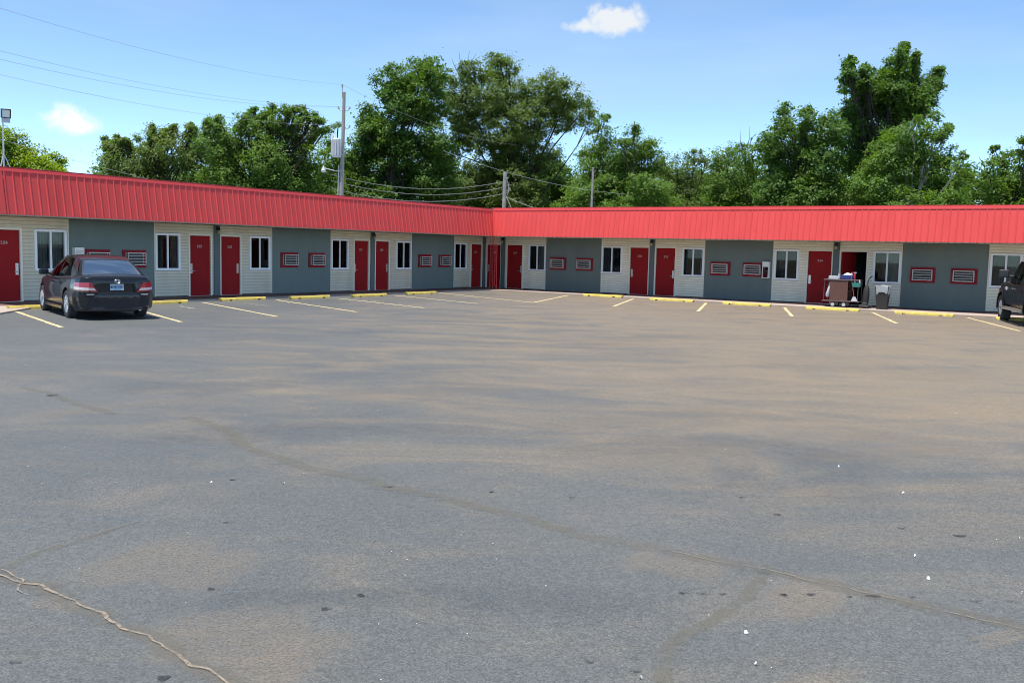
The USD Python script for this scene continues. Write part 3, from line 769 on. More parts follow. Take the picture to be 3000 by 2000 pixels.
# ---------------------------------------------------------------- marks on the lot
FL = np.eye(4)


def strip(name, pts, width, mat, z, wob=0.0, seed=0, n=None):
    """flat ribbon along pts on the lot, with a ragged outline"""
    r = np.random.default_rng(seed)
    pts = np.asarray(pts, float)
    L = np.r_[0, np.cumsum(np.linalg.norm(np.diff(pts, axis=0), axis=1))]
    k = n or max(2, int(L[-1] / 0.12))
    t = np.linspace(0, L[-1], k)
    c = np.stack([np.interp(t, L, pts[:, 0]), np.interp(t, L, pts[:, 1])], 1)
    if wob:
        raw = r.normal(0, 1, (k, 2))
        for _ in range(2):
            raw = (raw + np.roll(raw, 1, 0) + np.roll(raw, -1, 0)) / 3
        c = c + raw * wob
    d = np.gradient(c, axis=0); d /= np.linalg.norm(d, axis=1)[:, None]
    nn = np.stack([-d[:, 1], d[:, 0]], 1)
    wv = np.interp(t, np.linspace(0, L[-1], len(np.atleast_1d(width))), np.atleast_1d(width)) if np.ndim(width) else np.full(k, width)
    wl = wv / 2 * (1 + (r.normal(0, 0.16, k) if wob else 0)); wr = wv / 2 * (1 + (r.normal(0, 0.16, k) if wob else 0))
    rows = [(q, c + nn * (np.where(q > 0, wl, wr) * q)[:, None]) for q in (-1, -0.6, -0.2, 0.2, 0.6, 1)]
    P = np.stack([np.c_[p_, np.full(k, z)] for _, p_ in rows])
    U = np.stack([np.stack([np.full(k, 1 - q * q), np.zeros(k)], 1) for q, _ in rows])
    return obj(name, MB().grid(P).m(), mat, lot_prim, uv=U.reshape(-1, 2))


LINES = [((-12.55, 24.27), (-9.48, 20.16)), ((-10.75, 26.85), (-7.69, 22.24)), ((-9.65, 29.89), (-6.05, 24.63)), ((-7.95, 32.23), (-4.42, 27.16)), ((-6.15, 34.02), (-2.74, 29.74)),
         ((-4.59, 37.23), (-1.18, 32.74)), ((-3.12, 40.26), (0.72, 34.28)), ((2.31, 40.68), (0.76, 34.41)), ((4.86, 38.91), (3.45, 32.98)), ((7.42, 36.93), (6.02, 31.25)),
         ((9.86, 34.91), (8.66, 29.73)), ((12.38, 33.11), (11.06, 27.62)), ((14.82, 31.34), (13.58, 25.70)), ((17.2, 29.6), (16.0, 24.0))]
for i, (a, b) in enumerate(LINES):
    strip('parking_line', [a, b], 0.105, 'line_paint', LOT + 0.004, wob=0.004, seed=40 + i, n=26)
# ghosts of older lines
for i, (a, b) in enumerate([((-9.7, 27.9), (-8.9, 26.9)), ((-8.3, 29.9), (-7.3, 28.9)), ((-7.4, 31.0), (-6.6, 30.4)), ((-5.6, 33.9), (-4.6, 33.0)), ((-2.4, 38.0), (-1.2, 36.6)), ((3.2, 36.4), (2.1, 36.2)), ((0.3, 38.3), (-1.2, 38.0))]):
    strip('faded_parking_line', [a, b], 0.10, 'old_line_paint', LOT + 0.003, wob=0.006, seed=70 + i)

# sealed cracks across the asphalt (metres on the lot)
SEAL = [
    (SEAL_A, [0.16, 0.13, 0.12], 3), (SEAL_B, [0.10, 0.08, 0.02], 4), (SEAL_C, [0.14, 0.17, 0.15, 0.16], 5), (SEAL_D, [0.07, 0.085, 0.09], 6), (SEAL_E, [0.10, 0.13, 0.12], 8)]
for pts, wd, sd0 in SEAL:
    strip('crack_sealer', pts, np.array(wd) * 1.35, 'film_s', LOT + 0.004, wob=0.024, seed=sd0)
strip('open_crack', SEAL_A, [0.024, 0.010, 0.022, 0.008, 0.020, 0.014, 0.009, 0.018, 0.010], 'crack_sand', LOT + 0.008, wob=0.013, seed=3, n=110)
strip('open_crack', [(-2.80, 5.18), (-2.60, 5.03), (-2.55, 4.88), (-2.46, 4.80)], [0.010, 0.012, 0.004], 'crack_sand', LOT + 0.008, wob=0.010, seed=31, n=34)
strip('open_crack', CRACK_C, [0.003, 0.008, 0.002, 0.009, 0.003, 0.007, 0.002, 0.008, 0.004], 'crack_sand', LOT + 0.008, wob=0.014, seed=15, n=80)
for i, (x, y, l_, w_) in enumerate(DRIPS):
    strip('oil_drip', [(x - l_ / 2, y + 0.01), (x, y), (x + l_ / 2, y + 0.008)], [w_ * 0.3, w_, w_ * 0.3], 'dark_drip', LOT + 0.006, wob=0.010, seed=100 + i, n=14)

# smears of dust and rubber, built as thin films that fade to nothing at their rims
NAMES = {'t': 'dust_streak', 'd': 'tyre_mark', 'g': 'grit_patch'}
for i, (kd, pts, wd) in enumerate(MARKS):
    r = np.random.default_rng(300 + i)
    pts = np.array(pts)
    L = np.r_[0, np.cumsum(np.linalg.norm(np.diff(pts, axis=0), axis=1))]
    t = np.linspace(0, L[-1], 40)
    c = np.stack([np.interp(t, L, pts[:, 0]), np.interp(t, L, pts[:, 1])], 1)
    for _ in range(4):
        c[1:-1] = (c[:-2] + c[1:-1] * 2 + c[2:]) / 4
    d = np.gradient(c, axis=0); d /= np.linalg.norm(d, axis=1)[:, None]
    nn = np.stack([-d[:, 1], d[:, 0]], 1)
    wv = wd * (1 + 0.25 * np.sin(t / L[-1] * 9 + i) + 0.12 * np.sin(t / L[-1] * 23 + 2 * i))
    s_ = np.linspace(-1, 1, 9)
    endf = np.clip(np.minimum(np.arange(40), 39 - np.arange(40)) / 9.0, 0, 1)
    P = np.zeros((9, 40, 3)); U = np.zeros((9, 40, 2))
    for k, q in enumerate(s_):
        P[k, :, :2] = c + nn * (wv * q)[:, None]
        U[k, :, 0] = (1 - q * q) * endf
    P[:, :, 2] = LOT + 0.0012 + 0.0001 * i
    obj(NAMES[kd], MB().grid(P[::-1]).m(), 'film_' + kd, lot_prim, uv=U[::-1].reshape(-1, 2))

# pale grit and scraps of paper
principled('paper_white', (0.75, 0.75, 0.73), rough=0.8)
gb = MB()
rg = np.random.default_rng(5)
for k in range(300):
    y = 2.6 + 26 * rg.random() ** 1.6
    x = (rg.random() - 0.5) * (1.15 * y + 1.0)
    s = rg.uniform(0.002, 0.005) * (0.6 + y / 14)
    a = rg.random() * 6.28
    ca, sa = math.cos(a) * s, math.sin(a) * s
    z = LOT + 0.001
    h = s * 0.7
    gb.add([(x + ca, y + sa, z), (x - sa, y + ca, z), (x - ca, y - sa, z), (x + sa, y - ca, z), (x, y, z + h)], [(0, 1, 4), (1, 2, 4), (2, 3, 4), (3, 0, 4)])
tag(obj('grit', gb.m(), 'cage_white'), 'pale grit scattered thinly over the grey asphalt', 'grit', kind='stuff')
for i, (x, y) in enumerate(SCRAPS):
    a = i * 1.7
    u = np.array([math.cos(a), math.sin(a)]) * (0.008 + 0.002 * (i % 3)); v = np.array([-u[1], u[0]]) * 0.6
    c = np.array([x, y])
    P = np.array([[[*(c - u - v), LOT + 0.004], [*(c + u - v), LOT + 0.012]], [[*(c - u * 0.2), LOT + 0.02], [*(c + u * 0.7), LOT + 0.018]], [[*(c - u + v), LOT + 0.006], [*(c + u * 0.8 + v), LOT + 0.004]]])
    Pb = P.copy(); Pb[:, :, 2] -= 0.002
    s_ = MB().grid(P).grid(Pb[::-1])
    tag(obj('paper_scrap', s_.m(), 'paper_white'), SCRAP_L[i], 'litter')

# ---------------------------------------------------------------- wheel stops
STOPS = [('L', 22.75, 24.6, 2.4, 'yellow concrete wheel stop in front of the parked dark sedan'),
         ('L', 19.03, 20.98, 2.44, 'yellow wheel stop just right of the dark sedan, half hidden by it'),
         ('L', 15.72, 17.67, 2.22, 'yellow wheel stop with a chipped edge, second to the right of the sedan'),
         ('L', 13.08, 15.03, 2.60, 'yellow wheel stop before the middle grey wall of the left wing'),
         ('L', 10.20, 12.15, 2.76, 'yellow wheel stop before the second pair of doors from the roof corner, left wing'),
         ('L', 6.95, 8.90, 2.60, 'yellow wheel stop of the left wing standing closest to the roof corner'),
         ('R', 7.00, 8.95, 2.52, 'yellow wheel stop of the right wing standing closest to the roof corner'),
         ('R', 10.40, 12.35, 3.15, 'yellow wheel stop before the window left of the fire extinguisher wall'),
         ('R', 13.52, 15.47, 3.35, 'yellow wheel stop below the fire extinguisher cabinet'),
         ('R', 16.75, 18.70, 3.62, 'yellow wheel stop in front of the housekeeping cart'),
         ('R', 19.78, 21.73, 3.68, 'yellow wheel stop before the grey wall right of the waste bin'),
         ('R', 22.95, 24.90, 4.10, 'yellow wheel stop against the front tyre of the black pickup')]
Lw = 1.95
pr = [(-0.085, 0), (0.085, 0), (0.076, 0.05), (0.048, 0.100), (-0.048, 0.100), (-0.076, 0.05)]
body = m3.Manifold.extrude(m3.CrossSection([pr]), Lw)          # along z, then laid down along x
body = body.rotate([90, 0, 90]).translate([-Lw / 2, 0, 0])
for x in (-Lw / 2, Lw / 2):       # sloped ends
    cut = m3.Manifold.cube([0.4, 0.5, 0.5], True).rotate([0, 28 if x > 0 else -28, 0]).translate([x + (0.205 if x > 0 else -0.205), 0, 0.12])
    body = body - cut
for x in (-0.62, 0.55):           # drain notches underneath
    body = body - m3.Manifold.cube([0.11, 0.4, 0.045], True).translate([x, 0, 0.02])
st0 = None
for w, a, b, d, lab in STOPS:
    c = W(w, (a + b) / 2, d, LOT)
    u = UL if w == 'L' else UR
    rz = math.atan2(u[1], u[0])
    if st0 is None:
        st0 = thing('wheel_stop', lab, 'wheel stop', c, rz, 'yellow wheel stops along the walk')
        obj('concrete_bar', man(body), 'yellow_paint', st0)
        pn = MB()
        for x in (-0.7, 0.7):
            pn.tube([(x, 0, 0.085), (x, 0, 0.102)], 0.013, 8)
        obj('anchor_pin', pn.m(), 'galvanised', st0)
    else:
        dup(st0, c, rz, lab)

# ---------------------------------------------------------------- wrought-iron corner post
pc = W('L', 1.93, 1.93)
lp = thing('corner_post', 'red wrought iron lattice post holding up the inside corner of the roof', 'post', pc)
eu, ev = np.array([*UL, 0]) * 0.215, np.array([*UR, 0]) * 0.215
for o in (np.zeros(3), eu, ev):
    b = MB().tube([o, o + [0, 0, 2.43]], 0.0135, 6)
    obj('upright', b.m(), 'red_iron', lp)
for e in (eu, ev):
    rl = MB()
    for z in (0.16, 0.62, 1.25, 1.85, 2.25):
        rl.tube([(0, 0, z), np.r_[e[:2], z]], 0.008, 5)
    for z0, z1 in ((0.66, 1.21), (1.29, 1.81), (0.2, 0.58), (1.89, 2.21)):
        t = np.linspace(0, 1, 34)
        for fl in (1, -1):
            wv = 0.5 + fl * 0.40 * np.sin(t * math.pi * 2) * (0.55 + 0.45 * np.cos(t * math.pi * 4))
            rl.tube(np.stack([e[0] * wv, e[1] * wv, z0 + (z1 - z0) * t], 1), 0.0065, 5)
    obj('scroll_panel', rl.m(), 'red_iron', lp)
obj('foot_plate', MB().box(-0.05, 0.05, -0.05, 0.05, 0, 0.008).m(), 'red_iron', lp)

# ---------------------------------------------------------------- boxes on the walls
F = FR['R']
fx = thing('extinguisher_cabinet', 'white wall cabinet with red fire extinguisher behind its glass front', 'cabinet')
cb = MB(F)
a, b, z0, z1 = 13.93, 14.20, 0.92, 1.58
cb.box(a, b, 0.0205, 0.03, z0, z1)
cb.box(a, a + 0.028, 0.03, 0.20, z0, z1); cb.box(b - 0.028, b, 0.03, 0.20, z0, z1)
cb.box(a + 0.028, b - 0.028, 0.03, 0.20, z1 - 0.03, z1); cb.box(a + 0.028, b - 0.028, 0.03, 0.20, z0, z0 + 0.03)
cb.box(a + 0.028, b - 0.028, 0.19, 0.20, z1 - 0.20, z1 - 0.03)
principled('enamel_white', (0.78, 0.76, 0.73), rough=0.4)
principled('extinguisher_red', (0.50, 0.02, 0.03), rough=0.3)
obj('case', cb.m(), 'enamel_white', fx)
obj('front_glass', MB(F).box(a + 0.03, b - 0.03, 0.183, 0.188, z0 + 0.032, z1 - 0.202).m(), 'window_glass', fx)
ex = MB(F)
c = (a + b) / 2
ex.tube([(c, 0.11, z0 + 0.035), (c, 0.11, z0 + 0.05), (c, 0.11, z0 + 0.34), (c, 0.11, z0 + 0.39), (c, 0.11, z0 + 0.42)], [0.06, 0.066, 0.066, 0.045, 0.018], 14)
e1 = obj('extinguisher', ex.m(), 'extinguisher_red', fx, smooth=40)
vh = MB(F)
vh.tube([(c, 0.11, z0 + 0.42), (c, 0.11, z0 + 0.46)], 0.02, 8)
vh.tube([(c, 0.12, z0 + 0.44), (c + 0.07, 0.14, z0 + 0.40), (c + 0.075, 0.13, z0 + 0.15)], 0.011, 6)
obj('valve_and_hose', vh.m(), 'lamp_black', e1)
obj('paper_tag', MB(F).box(c + 0.01, c + 0.06, 0.178, 0.181, z0 + 0.26, z0 + 0.32).m(), 'sign_white', e1)

F = FR['L']
bx = thing('meter_box', 'small white metal box on the grey wall above the sedan roof', 'box')
obj('case', MB(F).box(21.0, 21.30, 0.0205, 0.17, 1.12, 1.58).m(), 'enamel_white', bx)
obj('lid', MB(F).box(21.03, 21.27, 0.1705, 0.183, 1.16, 1.50).m(), 'cage_white', bx)

# ---------------------------------------------------------------- housekeeping cart, bin, sweeper
principled('cart_brown', (0.135, 0.066, 0.052), rough=0.5, spec=0.25, var=(0.11, 0.055, 0.045), noise=5)
principled('cart_edge', (0.10, 0.065, 0.06), rough=0.5)
principled('rubber', (0.022, 0.022, 0.023), rough=0.75)
principled('hub_white', (0.45, 0.44, 0.42), rough=0.5)
principled('towel_white', (0.52, 0.53, 0.55), rough=0.95)
principled('bin_blue', (0.025, 0.04, 0.17), rough=0.4)
principled('teal_plastic', (0.05, 0.24, 0.20), rough=0.4)
principled('pale_plastic', (0.55, 0.62, 0.64), rough=0.35)
principled('red_plastic', (0.45, 0.03, 0.04), rough=0.4)
principled('broom_wood', (0.26, 0.11, 0.07), rough=0.6)
principled('sheer_bag', (0.36, 0.37, 0.38), rough=0.4)
ang = math.atan2(UR[1], UR[0])
ct = thing('housekeeping_cart', 'brown housekeeping cart loaded with white linen, wheeled up by the open door', 'cart', W('R', 17.78, 1.72), ang)
# local frame: x along the wall to the right, -y out of the wall to the viewer
obj('side_panel', man(rbox(-0.62, 0.02, -0.30, -0.27, 0.24, 0.98, 0.012)), 'cart_brown', ct)
obj('side_panel', man(rbox(-0.62, 0.02, 0.25, 0.28, 0.24, 0.98, 0.012)), 'cart_brown', ct)
obj('end_panel', man(rbox(-0.62, -0.59, -0.27, 0.25, 0.24, 0.98, 0.008)), 'cart_brown', ct)
obj('top_tray', man(rbox(-0.86, 0.40, -0.32, 0.30, 0.98, 1.02, 0.012)), 'cart_edge', ct)
obj('deck', man(rbox(-0.90, 0.44, -0.31, 0.29, 0.20, 0.24, 0.012)), 'cart_edge', ct)
sh = MB()
sh.box(-0.59, 0.0, -0.27, 0.25, 0.60, 0.62)
obj('shelf', sh.m(), 'cart_brown', ct)
for y in (-0.27, 0.25):
    for x in (0.38, -0.84):
        obj('upright', MB().tube([(x, y, 0.24), (x, y, 0.98)], 0.013, 6).m(), 'cart_edge', ct)
for x, y in ((-0.50, -0.27), (-0.10, -0.27), (-0.50, 0.25), (-0.10, 0.25)):
    w_ = obj('wheel', MB().tube([(x, y - 0.028, 0.10), (x, y - 0.02, 0.10), (x, y + 0.02, 0.10), (x, y + 0.028, 0.10)], [0.085, 0.10, 0.10, 0.085], 20).m(), 'rubber', ct)
    obj('hub', MB().tube([(x, y - 0.034, 0.10), (x, y + 0.034, 0.10)], 0.064, 16).m(), 'hub_white', w_)
    obj('fork', MB().box(x - 0.02, x + 0.02, y + 0.036, y + 0.046, 0.08, 0.20).m(), 'cart_edge', w_)


def at_cart(x, y, z):
    p = W('R', 17.78, 1.72)
    c_, s_ = math.cos(ang), math.sin(ang)
    return (p[0] + c_ * x - s_ * y, p[1] + s_ * x + c_ * y, z)


t = thing('towel_stack', 'folded white towels at the left end of the cart top', 'towels', at_cart(-0.55, 0.0, 1.021), ang)
for k, (w_, o) in enumerate(((0.36, 0.0), (0.34, 0.015), (0.30, -0.02))):
    obj('towel', man(rbox(-w_ / 2 + o, w_ / 2 + o, -0.2, 0.2, 0.001 + 0.036 * k, 0.036 * (k + 1), 0.015)), 'towel_white', t)
t = thing('paper_cup_stack', 'upright white stack of cups on the cart top', 'cups', at_cart(-0.36, -0.12, 1.021), ang)
for k in range(3):
    obj('cup', MB().tube([(0, 0, 0.055 * k), (0, 0, 0.055 * k + 0.09)], [0.034, 0.044], 14).m(), 'towel_white', t)
t = thing('supply_bin', 'dark blue plastic bin of white linen on the cart top', 'bin', at_cart(-0.08, 0.0, 1.021), ang)
bn = rbox(-0.2, 0.2, -0.16, 0.16, 0, 0.16, 0.015) - mbox(-0.18, 0.18, -0.14, 0.14, 0.02, 0.3)
obj('tub', man(bn), 'bin_blue', t)
lv = m3.Manifold.batch_hull([m3.Manifold.sphere(r_, 14).translate(p_) for r_, p_ in ((0.07, (-0.10, 0, 0.13)), (0.06, (0.08, 0.03, 0.16)), (0.06, (0.1, -0.06, 0.12)), (0.05, (-0.02, 0.0, 0.2)))])
obj('linen', man(lv), 'towel_white', t, smooth=50)
for i, (x, y, mt, lab) in enumerate(((0.07, -0.05, 'pale_plastic', 'pale spray bottle standing in the blue bin on the cart'), (0.15, 0.05, 'red_plastic', 'red bottle standing at the right edge of the blue bin on the cart'))):
    t = thing('spray_bottle', lab, 'bottle', at_cart(x, y, 1.042), ang)
    obj('flask', MB().tube([(0, 0, 0), (0, 0, 0.15), (0, 0, 0.19), (0, 0, 0.22)], [0.038, 0.04, 0.02, 0.014], 14).m(), mt, t, smooth=40)
    hd = MB().box(-0.018, 0.06, -0.014, 0.014, 0.22, 0.25)
    hd.tube([(0.05, 0, 0.235), (0.075, 0, 0.235)], 0.01, 8)
    hd.tube([(0.03, 0, 0.222), (0.045, 0, 0.18)], 0.007, 6)
    obj('trigger', hd.m(), 'red_plastic' if i == 0 else 'towel_white', t)
# linen bag on the left end
t = thing('laundry_bag', 'white cloth bag hanging off the left end of the cart', 'bag', at_cart(-0.70, -0.16, 0), ang)
P = []
for z, wx, wy, ox in ((0.93, 0.02, 0.05, 0.06), (0.84, 0.04, 0.09, 0.05), (0.65, 0.06, 0.12, 0.02), (0.50, 0.075, 0.13, -0.01), (0.40, 0.07, 0.12, -0.03), (0.355, 0.02, 0.05, -0.03)):
    th = np.linspace(0, 2 * math.pi, 25)
    rr = 1 + 0.10 * np.sin(5 * th + z * 9)
    P.append(np.stack([ox + wx * rr * np.cos(th), wy * rr * np.sin(th), np.full(25, z)], 1))
obj('cloth', MB().grid(np.array(P)[::-1]).m(), 'towel_white', t, smooth=60)
# caddy hung at the right end
t = thing('cleaning_caddy', 'teal and white caddy of bottles hanging on the right end of the cart', 'caddy', at_cart(0.31, -0.22, 0.76), ang)
cd = m3.Manifold.hull_points(np.array([(-0.12, -0.09, 0), (0.12, -0.09, 0), (0.12, 0.09, 0), (-0.12, 0.09, 0), (-0.15, -0.11, 0.15), (0.15, -0.11, 0.15), (0.15, 0.11, 0.15), (-0.15, 0.11, 0.15)], np.float32))
cd = cd - mbox(-0.11, 0.11, -0.08, 0.08, 0.02, 0.3)
obj('tub', man(cd), 'teal_plastic', t)
for x, h_, m_ in ((-0.07, 0.27, 'pale_plastic'), (0.02, 0.24, 'teal_plastic'), (0.09, 0.28, 'towel_white')):
    obj('bottle', MB().tube([(x, 0, 0.021), (x, 0, h_ - 0.08), (x, 0, h_ - 0.04), (x, 0, h_)], [0.036, 0.036, 0.014, 0.012], 12).m(), m_, t)
obj('hanger', MB().tube([(-0.13, 0.0, 0.14), (-0.11, 0.06, 0.25), (0.11, 0.06, 0.25), (0.13, 0.0, 0.14)], 0.007, 6).m(), 'cart_edge', t)
# broom leaning on the open end
t = thing('broom', 'broom with brown handle leaning in the open end of the cart', 'broom', at_cart(0.20, -0.29, 0.241), ang)
obj('handle', MB().tube([(-0.10, 0.02, 0.98), (0.06, 0.0, 0.12)], 0.012, 8).m(), 'broom_wood', t)
obj('bristles', man(m3.Manifold.hull_points(np.array([(0.02, -0.03, 0.16), (0.10, -0.03, 0.16), (0.02, 0.03, 0.16), (0.10, 0.03, 0.16), (-0.04, -0.035, 0.0), (0.18, -0.035, 0.0), (-0.04, 0.035, 0.0), (0.18, 0.035, 0.0)], np.float32))), 'towel_white', t)
# upright vacuum cleaner
t = thing('vacuum_cleaner', 'black upright vacuum cleaner standing right of the cart', 'vacuum cleaner', at_cart(0.60, -0.05, 0.0), ang)
obj('floor_head', man(rbox(-0.17, 0.17, -0.24, 0.10, 0.012, 0.12, 0.03)), 'lamp_black', t)
bg = [(0, 0.02, 0.12), (0.0, 0.03, 0.20), (0.01, 0.04, 0.50), (0.015, 0.05, 0.70), (0.02, 0.06, 0.82), (0.02, 0.06, 0.86)]
obj('dust_bag', MB().tube(bg, [0.08, 0.115, 0.12, 0.10, 0.06, 0.02], 16).m(), 'rubber', t, smooth=45)
hn = MB().tube([(0.02, 0.09, 0.1), (0.03, 0.10, 0.85), (0.05, 0.11, 1.02), (0.12, 0.12, 1.14), (0.19, 0.12, 1.17)], [0.016, 0.016, 0.018, 0.022, 0.02], 8)
obj('handle', hn.m(), 'lamp_black', t)
obj('motor_cap', man(rbox(-0.1, 0.1, -0.14, 0.05, 0.121, 0.20, 0.03)), 'dark_grille', t)
for x in (-0.19, 0.19):
    obj('wheel', MB().tube([(x - 0.015, 0.07, 0.055), (x + 0.015, 0.07, 0.055)], 0.052, 14).m(), 'rubber', t)

t = thing('waste_bin', 'black waste bin with a pale plastic liner folded over its rim', 'waste bin', W('R', 19.02, 1.95), ang)
wb = m3.Manifold.hull_points(np.array([(x * 0.17, y * 0.14, 0) for x in (-1, 1) for y in (-1, 1)] + [(x * 0.235, y * 0.19, 0.82) for x in (-1, 1) for y in (-1, 1)], np.float32))
wi = m3.Manifold.hull_points(np.array([(x * 0.16, y * 0.13, 0.02) for x in (-1, 1) for y in (-1, 1)] + [(x * 0.226, y * 0.181, 0.86) for x in (-1, 1) for y in (-1, 1)], np.float32))
obj('bucket', man(wb - wi), 'lamp_black', t)
P = []
rg2 = np.random.default_rng(3)
th = np.linspace(0, 2 * math.pi, 49)
sq = lambda a_: np.sign(a_) * np.abs(a_) ** 0.45
for z, k_, jz in ((0.70, 0.85, 0), (0.79, 0.94, 0), (0.835, 1.02, 0.014), (0.825, 1.07, 0.018), (0.76, 1.09, 0.02), (0.66, 1.05, 0.02), (0.56, 1.00, 0.035)):
    j = rg2.normal(0, 1, 49); j = (j + np.roll(j, 1) + np.roll(j, 2)) / 3; j[-1] = j[0]
    P.append(np.stack([0.236 * k_ * sq(np.cos(th)) * (1 + 0.03 * j), 0.192 * k_ * sq(np.sin(th)) * (1 + 0.03 * j), z + jz * j * 1.4], 1))
obj('liner', MB().grid(np.array(P)).m(), 'sheer_bag', t, smooth=60)

# ---------------------------------------------------------------- floodlight on a tripod on the roof
p = W('L', 23.10, -0.35, 3.47)
fl = thing('roof_floodlight', 'floodlight on a galvanised tripod mast on the left wing roof', 'floodlight', p, math.atan2(UL[1], UL[0]))
obj('mast', MB().tube([(0, 0, 0.05), (0.0, 0, 1.66)], 0.021, 8).m(), 'galvanised', fl)
for a_ in (0.5, 2.6, 4.7):
    obj('leg', MB().tube([(0, 0, 0.72), (0.30 * math.cos(a_), 0.30 * math.sin(a_), 0.0)], 0.015, 6).m(), 'galvanised', fl)
obj('brace', MB().tube([(0.17 * math.cos(a_), 0.17 * math.sin(a_), 0.3) for a_ in (0.5, 2.6, 4.7, 0.5)], 0.009, 5).m(), 'galvanised', fl)
principled('lamp_face', (0.50, 0.54, 0.50), rough=0.15)
principled('lamp_grey', (0.34, 0.34, 0.40), rough=0.5)
tilt = m3.Manifold.rotate
hd = (mbox(-0.15, 0.15, -0.05, 0.03, -0.15, 0.15) - mbox(-0.122, 0.122, 0.012, 0.2, -0.122, 0.122)).scale([0.85, 0.85, 0.85]).rotate([-10, 0, -20]).translate([-0.06, 0.06, 1.84])
h1 = obj('lamp_head', man(hd), 'lamp_black', fl)
obj('lens', man(mbox(-0.121, 0.121, 0.004, 0.013, -0.121, 0.121).scale([0.85, 0.85, 0.85]).rotate([-10, 0, -20]).translate([-0.06, 0.06, 1.84])), 'lamp_face', h1)
obj('driver_box', man(rbox(-0.13, 0.13, -0.03, 0.02, -0.30, -0.155, 0.01).scale([0.85, 0.85, 0.85]).rotate([-10, 0, -20]).translate([-0.06, 0.06, 1.84])), 'lamp_grey', h1)
obj('bracket', MB().tube([(0, 0, 1.66), (-0.03, 0.02, 1.69), (-0.05, 0.03, 1.72)], 0.018, 6).m(), 'lamp_black', fl)

# ---------------------------------------------------------------- poles and wires behind the roof
principled('weathered_wood', (0.30, 0.285, 0.265), rough=0.9, var=(0.20, 0.185, 0.17), noise=3.0, bump=0.4, bscale=18)
principled('porcelain', (0.30, 0.27, 0.25), rough=0.3)
principled('transformer_grey', (0.42, 0.445, 0.47), rough=0.45)
principled('wire_dark', (0.26, 0.26, 0.28), rough=0.6)
principled('wire_pale', (0.24, 0.24, 0.24), rough=0.5)
P1 = np.array([-9.05, 50.0, -0.07]); T1 = np.array([-8.85, 50.0, 9.62])
up = thing('utility_pole', 'tall grey wooden utility pole with transformer, rising behind the left wing', 'utility pole', P1)
top = T1 - P1
obj('post', MB().tube([(0, 0, 0), top * 0.5, top], [0.125, 0.108, 0.080], 12).m(), 'weathered_wood', up, smooth=40)
obj('top_pin', MB().tube([top + [-0.09, 0, -0.3], top + [-0.10, 0, 0.30]], 0.02, 6).tube([top + [-0.10, 0, 0.25], top + [-0.10, 0, 0.40]], [0.05, 0.035], 10).m(), 'porcelain', up)
for z, sgs in ((-0.92, (-1, 1)), (-1.85, (1,))):
    for s_ in sgs:
        o = top + [0, 0, z]
        b = MB().tube([o, o + [s_ * 0.20, 0, 0.02], o + [s_ * 0.27, 0, 0.10]], 0.022, 6).tube([o + [s_ * 0.27, 0, 0.08], o + [s_ * 0.30, 0, 0.20]], [0.05, 0.035], 10)
        obj('insulator', b.m(), 'porcelain', up)
o = top + [-0.36, -0.1, -3.30]
tr = obj('transformer', MB().tube([o, o + [0, 0, 0.04], o + [0, 0, 0.90], o + [0, 0, 0.97]], [0.20, 0.235, 0.235, 0.16], 18).m(), 'transformer_grey', up, smooth=40)
obj('bushing', MB().tube([o + [-0.1, 0, 0.96], o + [-0.1, 0, 1.18]], [0.05, 0.03], 8).m(), 'enamel_white', tr)
fn = MB()
for k in range(12):
    a_ = k * math.pi / 6
    fn.box(o[0] + 0.245 * math.cos(a_) - 0.03, o[0] + 0.245 * math.cos(a_) + 0.03, o[1] + 0.245 * math.sin(a_) - 0.03, o[1] + 0.245 * math.sin(a_) + 0.03, o[2] + 0.1, o[2] + 0.85)
obj('cooling_fins', fn.m(), 'transformer_grey', tr)
obj('bracket', MB().tube([o + [0.25, 0, 0.2], top + [0, 0, -3.35]], 0.03, 6).tube([o + [0.25, 0, 0.7], top + [0, 0, -2.85]], 0.03, 6).m(), 'galvanised', up)
o2 = top + [0, -0.05, -3.95]
lm = obj('street_lamp', MB().tube([o2, o2 + [-0.45, 0, -0.02], o2 + [-0.98, 0, 0.10]], 0.022, 6).m(), 'transformer_grey', up)
obj('lamp_hood', MB().tube([o2 + [-1.03, 0, 0.22], o2 + [-1.03, 0, 0.12], o2 + [-1.03, 0, -0.02], o2 + [-1.03, 0, -0.12]], [0.025, 0.06, 0.13, 0.10], 14).m(), 'transformer_grey', lm, smooth=40)
obj('riser_pipe', MB().tube([(-0.19, -0.02, 0), top * 0.62 + [-0.17, -0.02, 0]], 0.03, 6).m(), 'galvanised', up)

P2 = np.array([-0.66, 55.0, -0.07])
up2 = thing('utility_pole', 'short pale wooden pole with tied cables behind the roof corner', 'utility pole', P2)
obj('post', MB().tube([(0, 0, 0), (0.015, 0, 3.2), (0.045, 0, 6.27)], [0.135, 0.122, 0.105], 12).m(), 'weathered_wood', up2, smooth=40)
cl = MB()
for k in range(5):
    cl.tube([(0.13 + 0.027 * k, -0.04, 5.93 - 0.11 * k), (0.245 + 0.023 * k, -0.05, 5.62 - 0.08 * k), (0.23, -0.04, 5.06), (0.13, -0.025, 4.82)], 0.012, 5)
obj('cable_coil', cl.m(), 'wire_dark', up2)
obj('bracket', MB().box(0.09, 0.23, -0.06, 0.06, 5.90, 5.96).m(), 'galvanised', up2)
P3 = np.array([4.30, 55.0, -0.07])
up3 = thing('utility_pole', 'thin pale pole half swallowed by leaves, right of the roof corner', 'utility pole', P3)
obj('post', MB().tube([(0, 0, 0), (0.02, 0, 3.4), (0.055, 0, 6.6)], [0.085, 0.075, 0.062], 10).m(), 'weathered_wood', up3, smooth=40)
obj('cap', MB().tube([(0.055, 0, 6.6), (0.055, 0, 6.63)], 0.07, 10).m(), 'galvanised', up3)


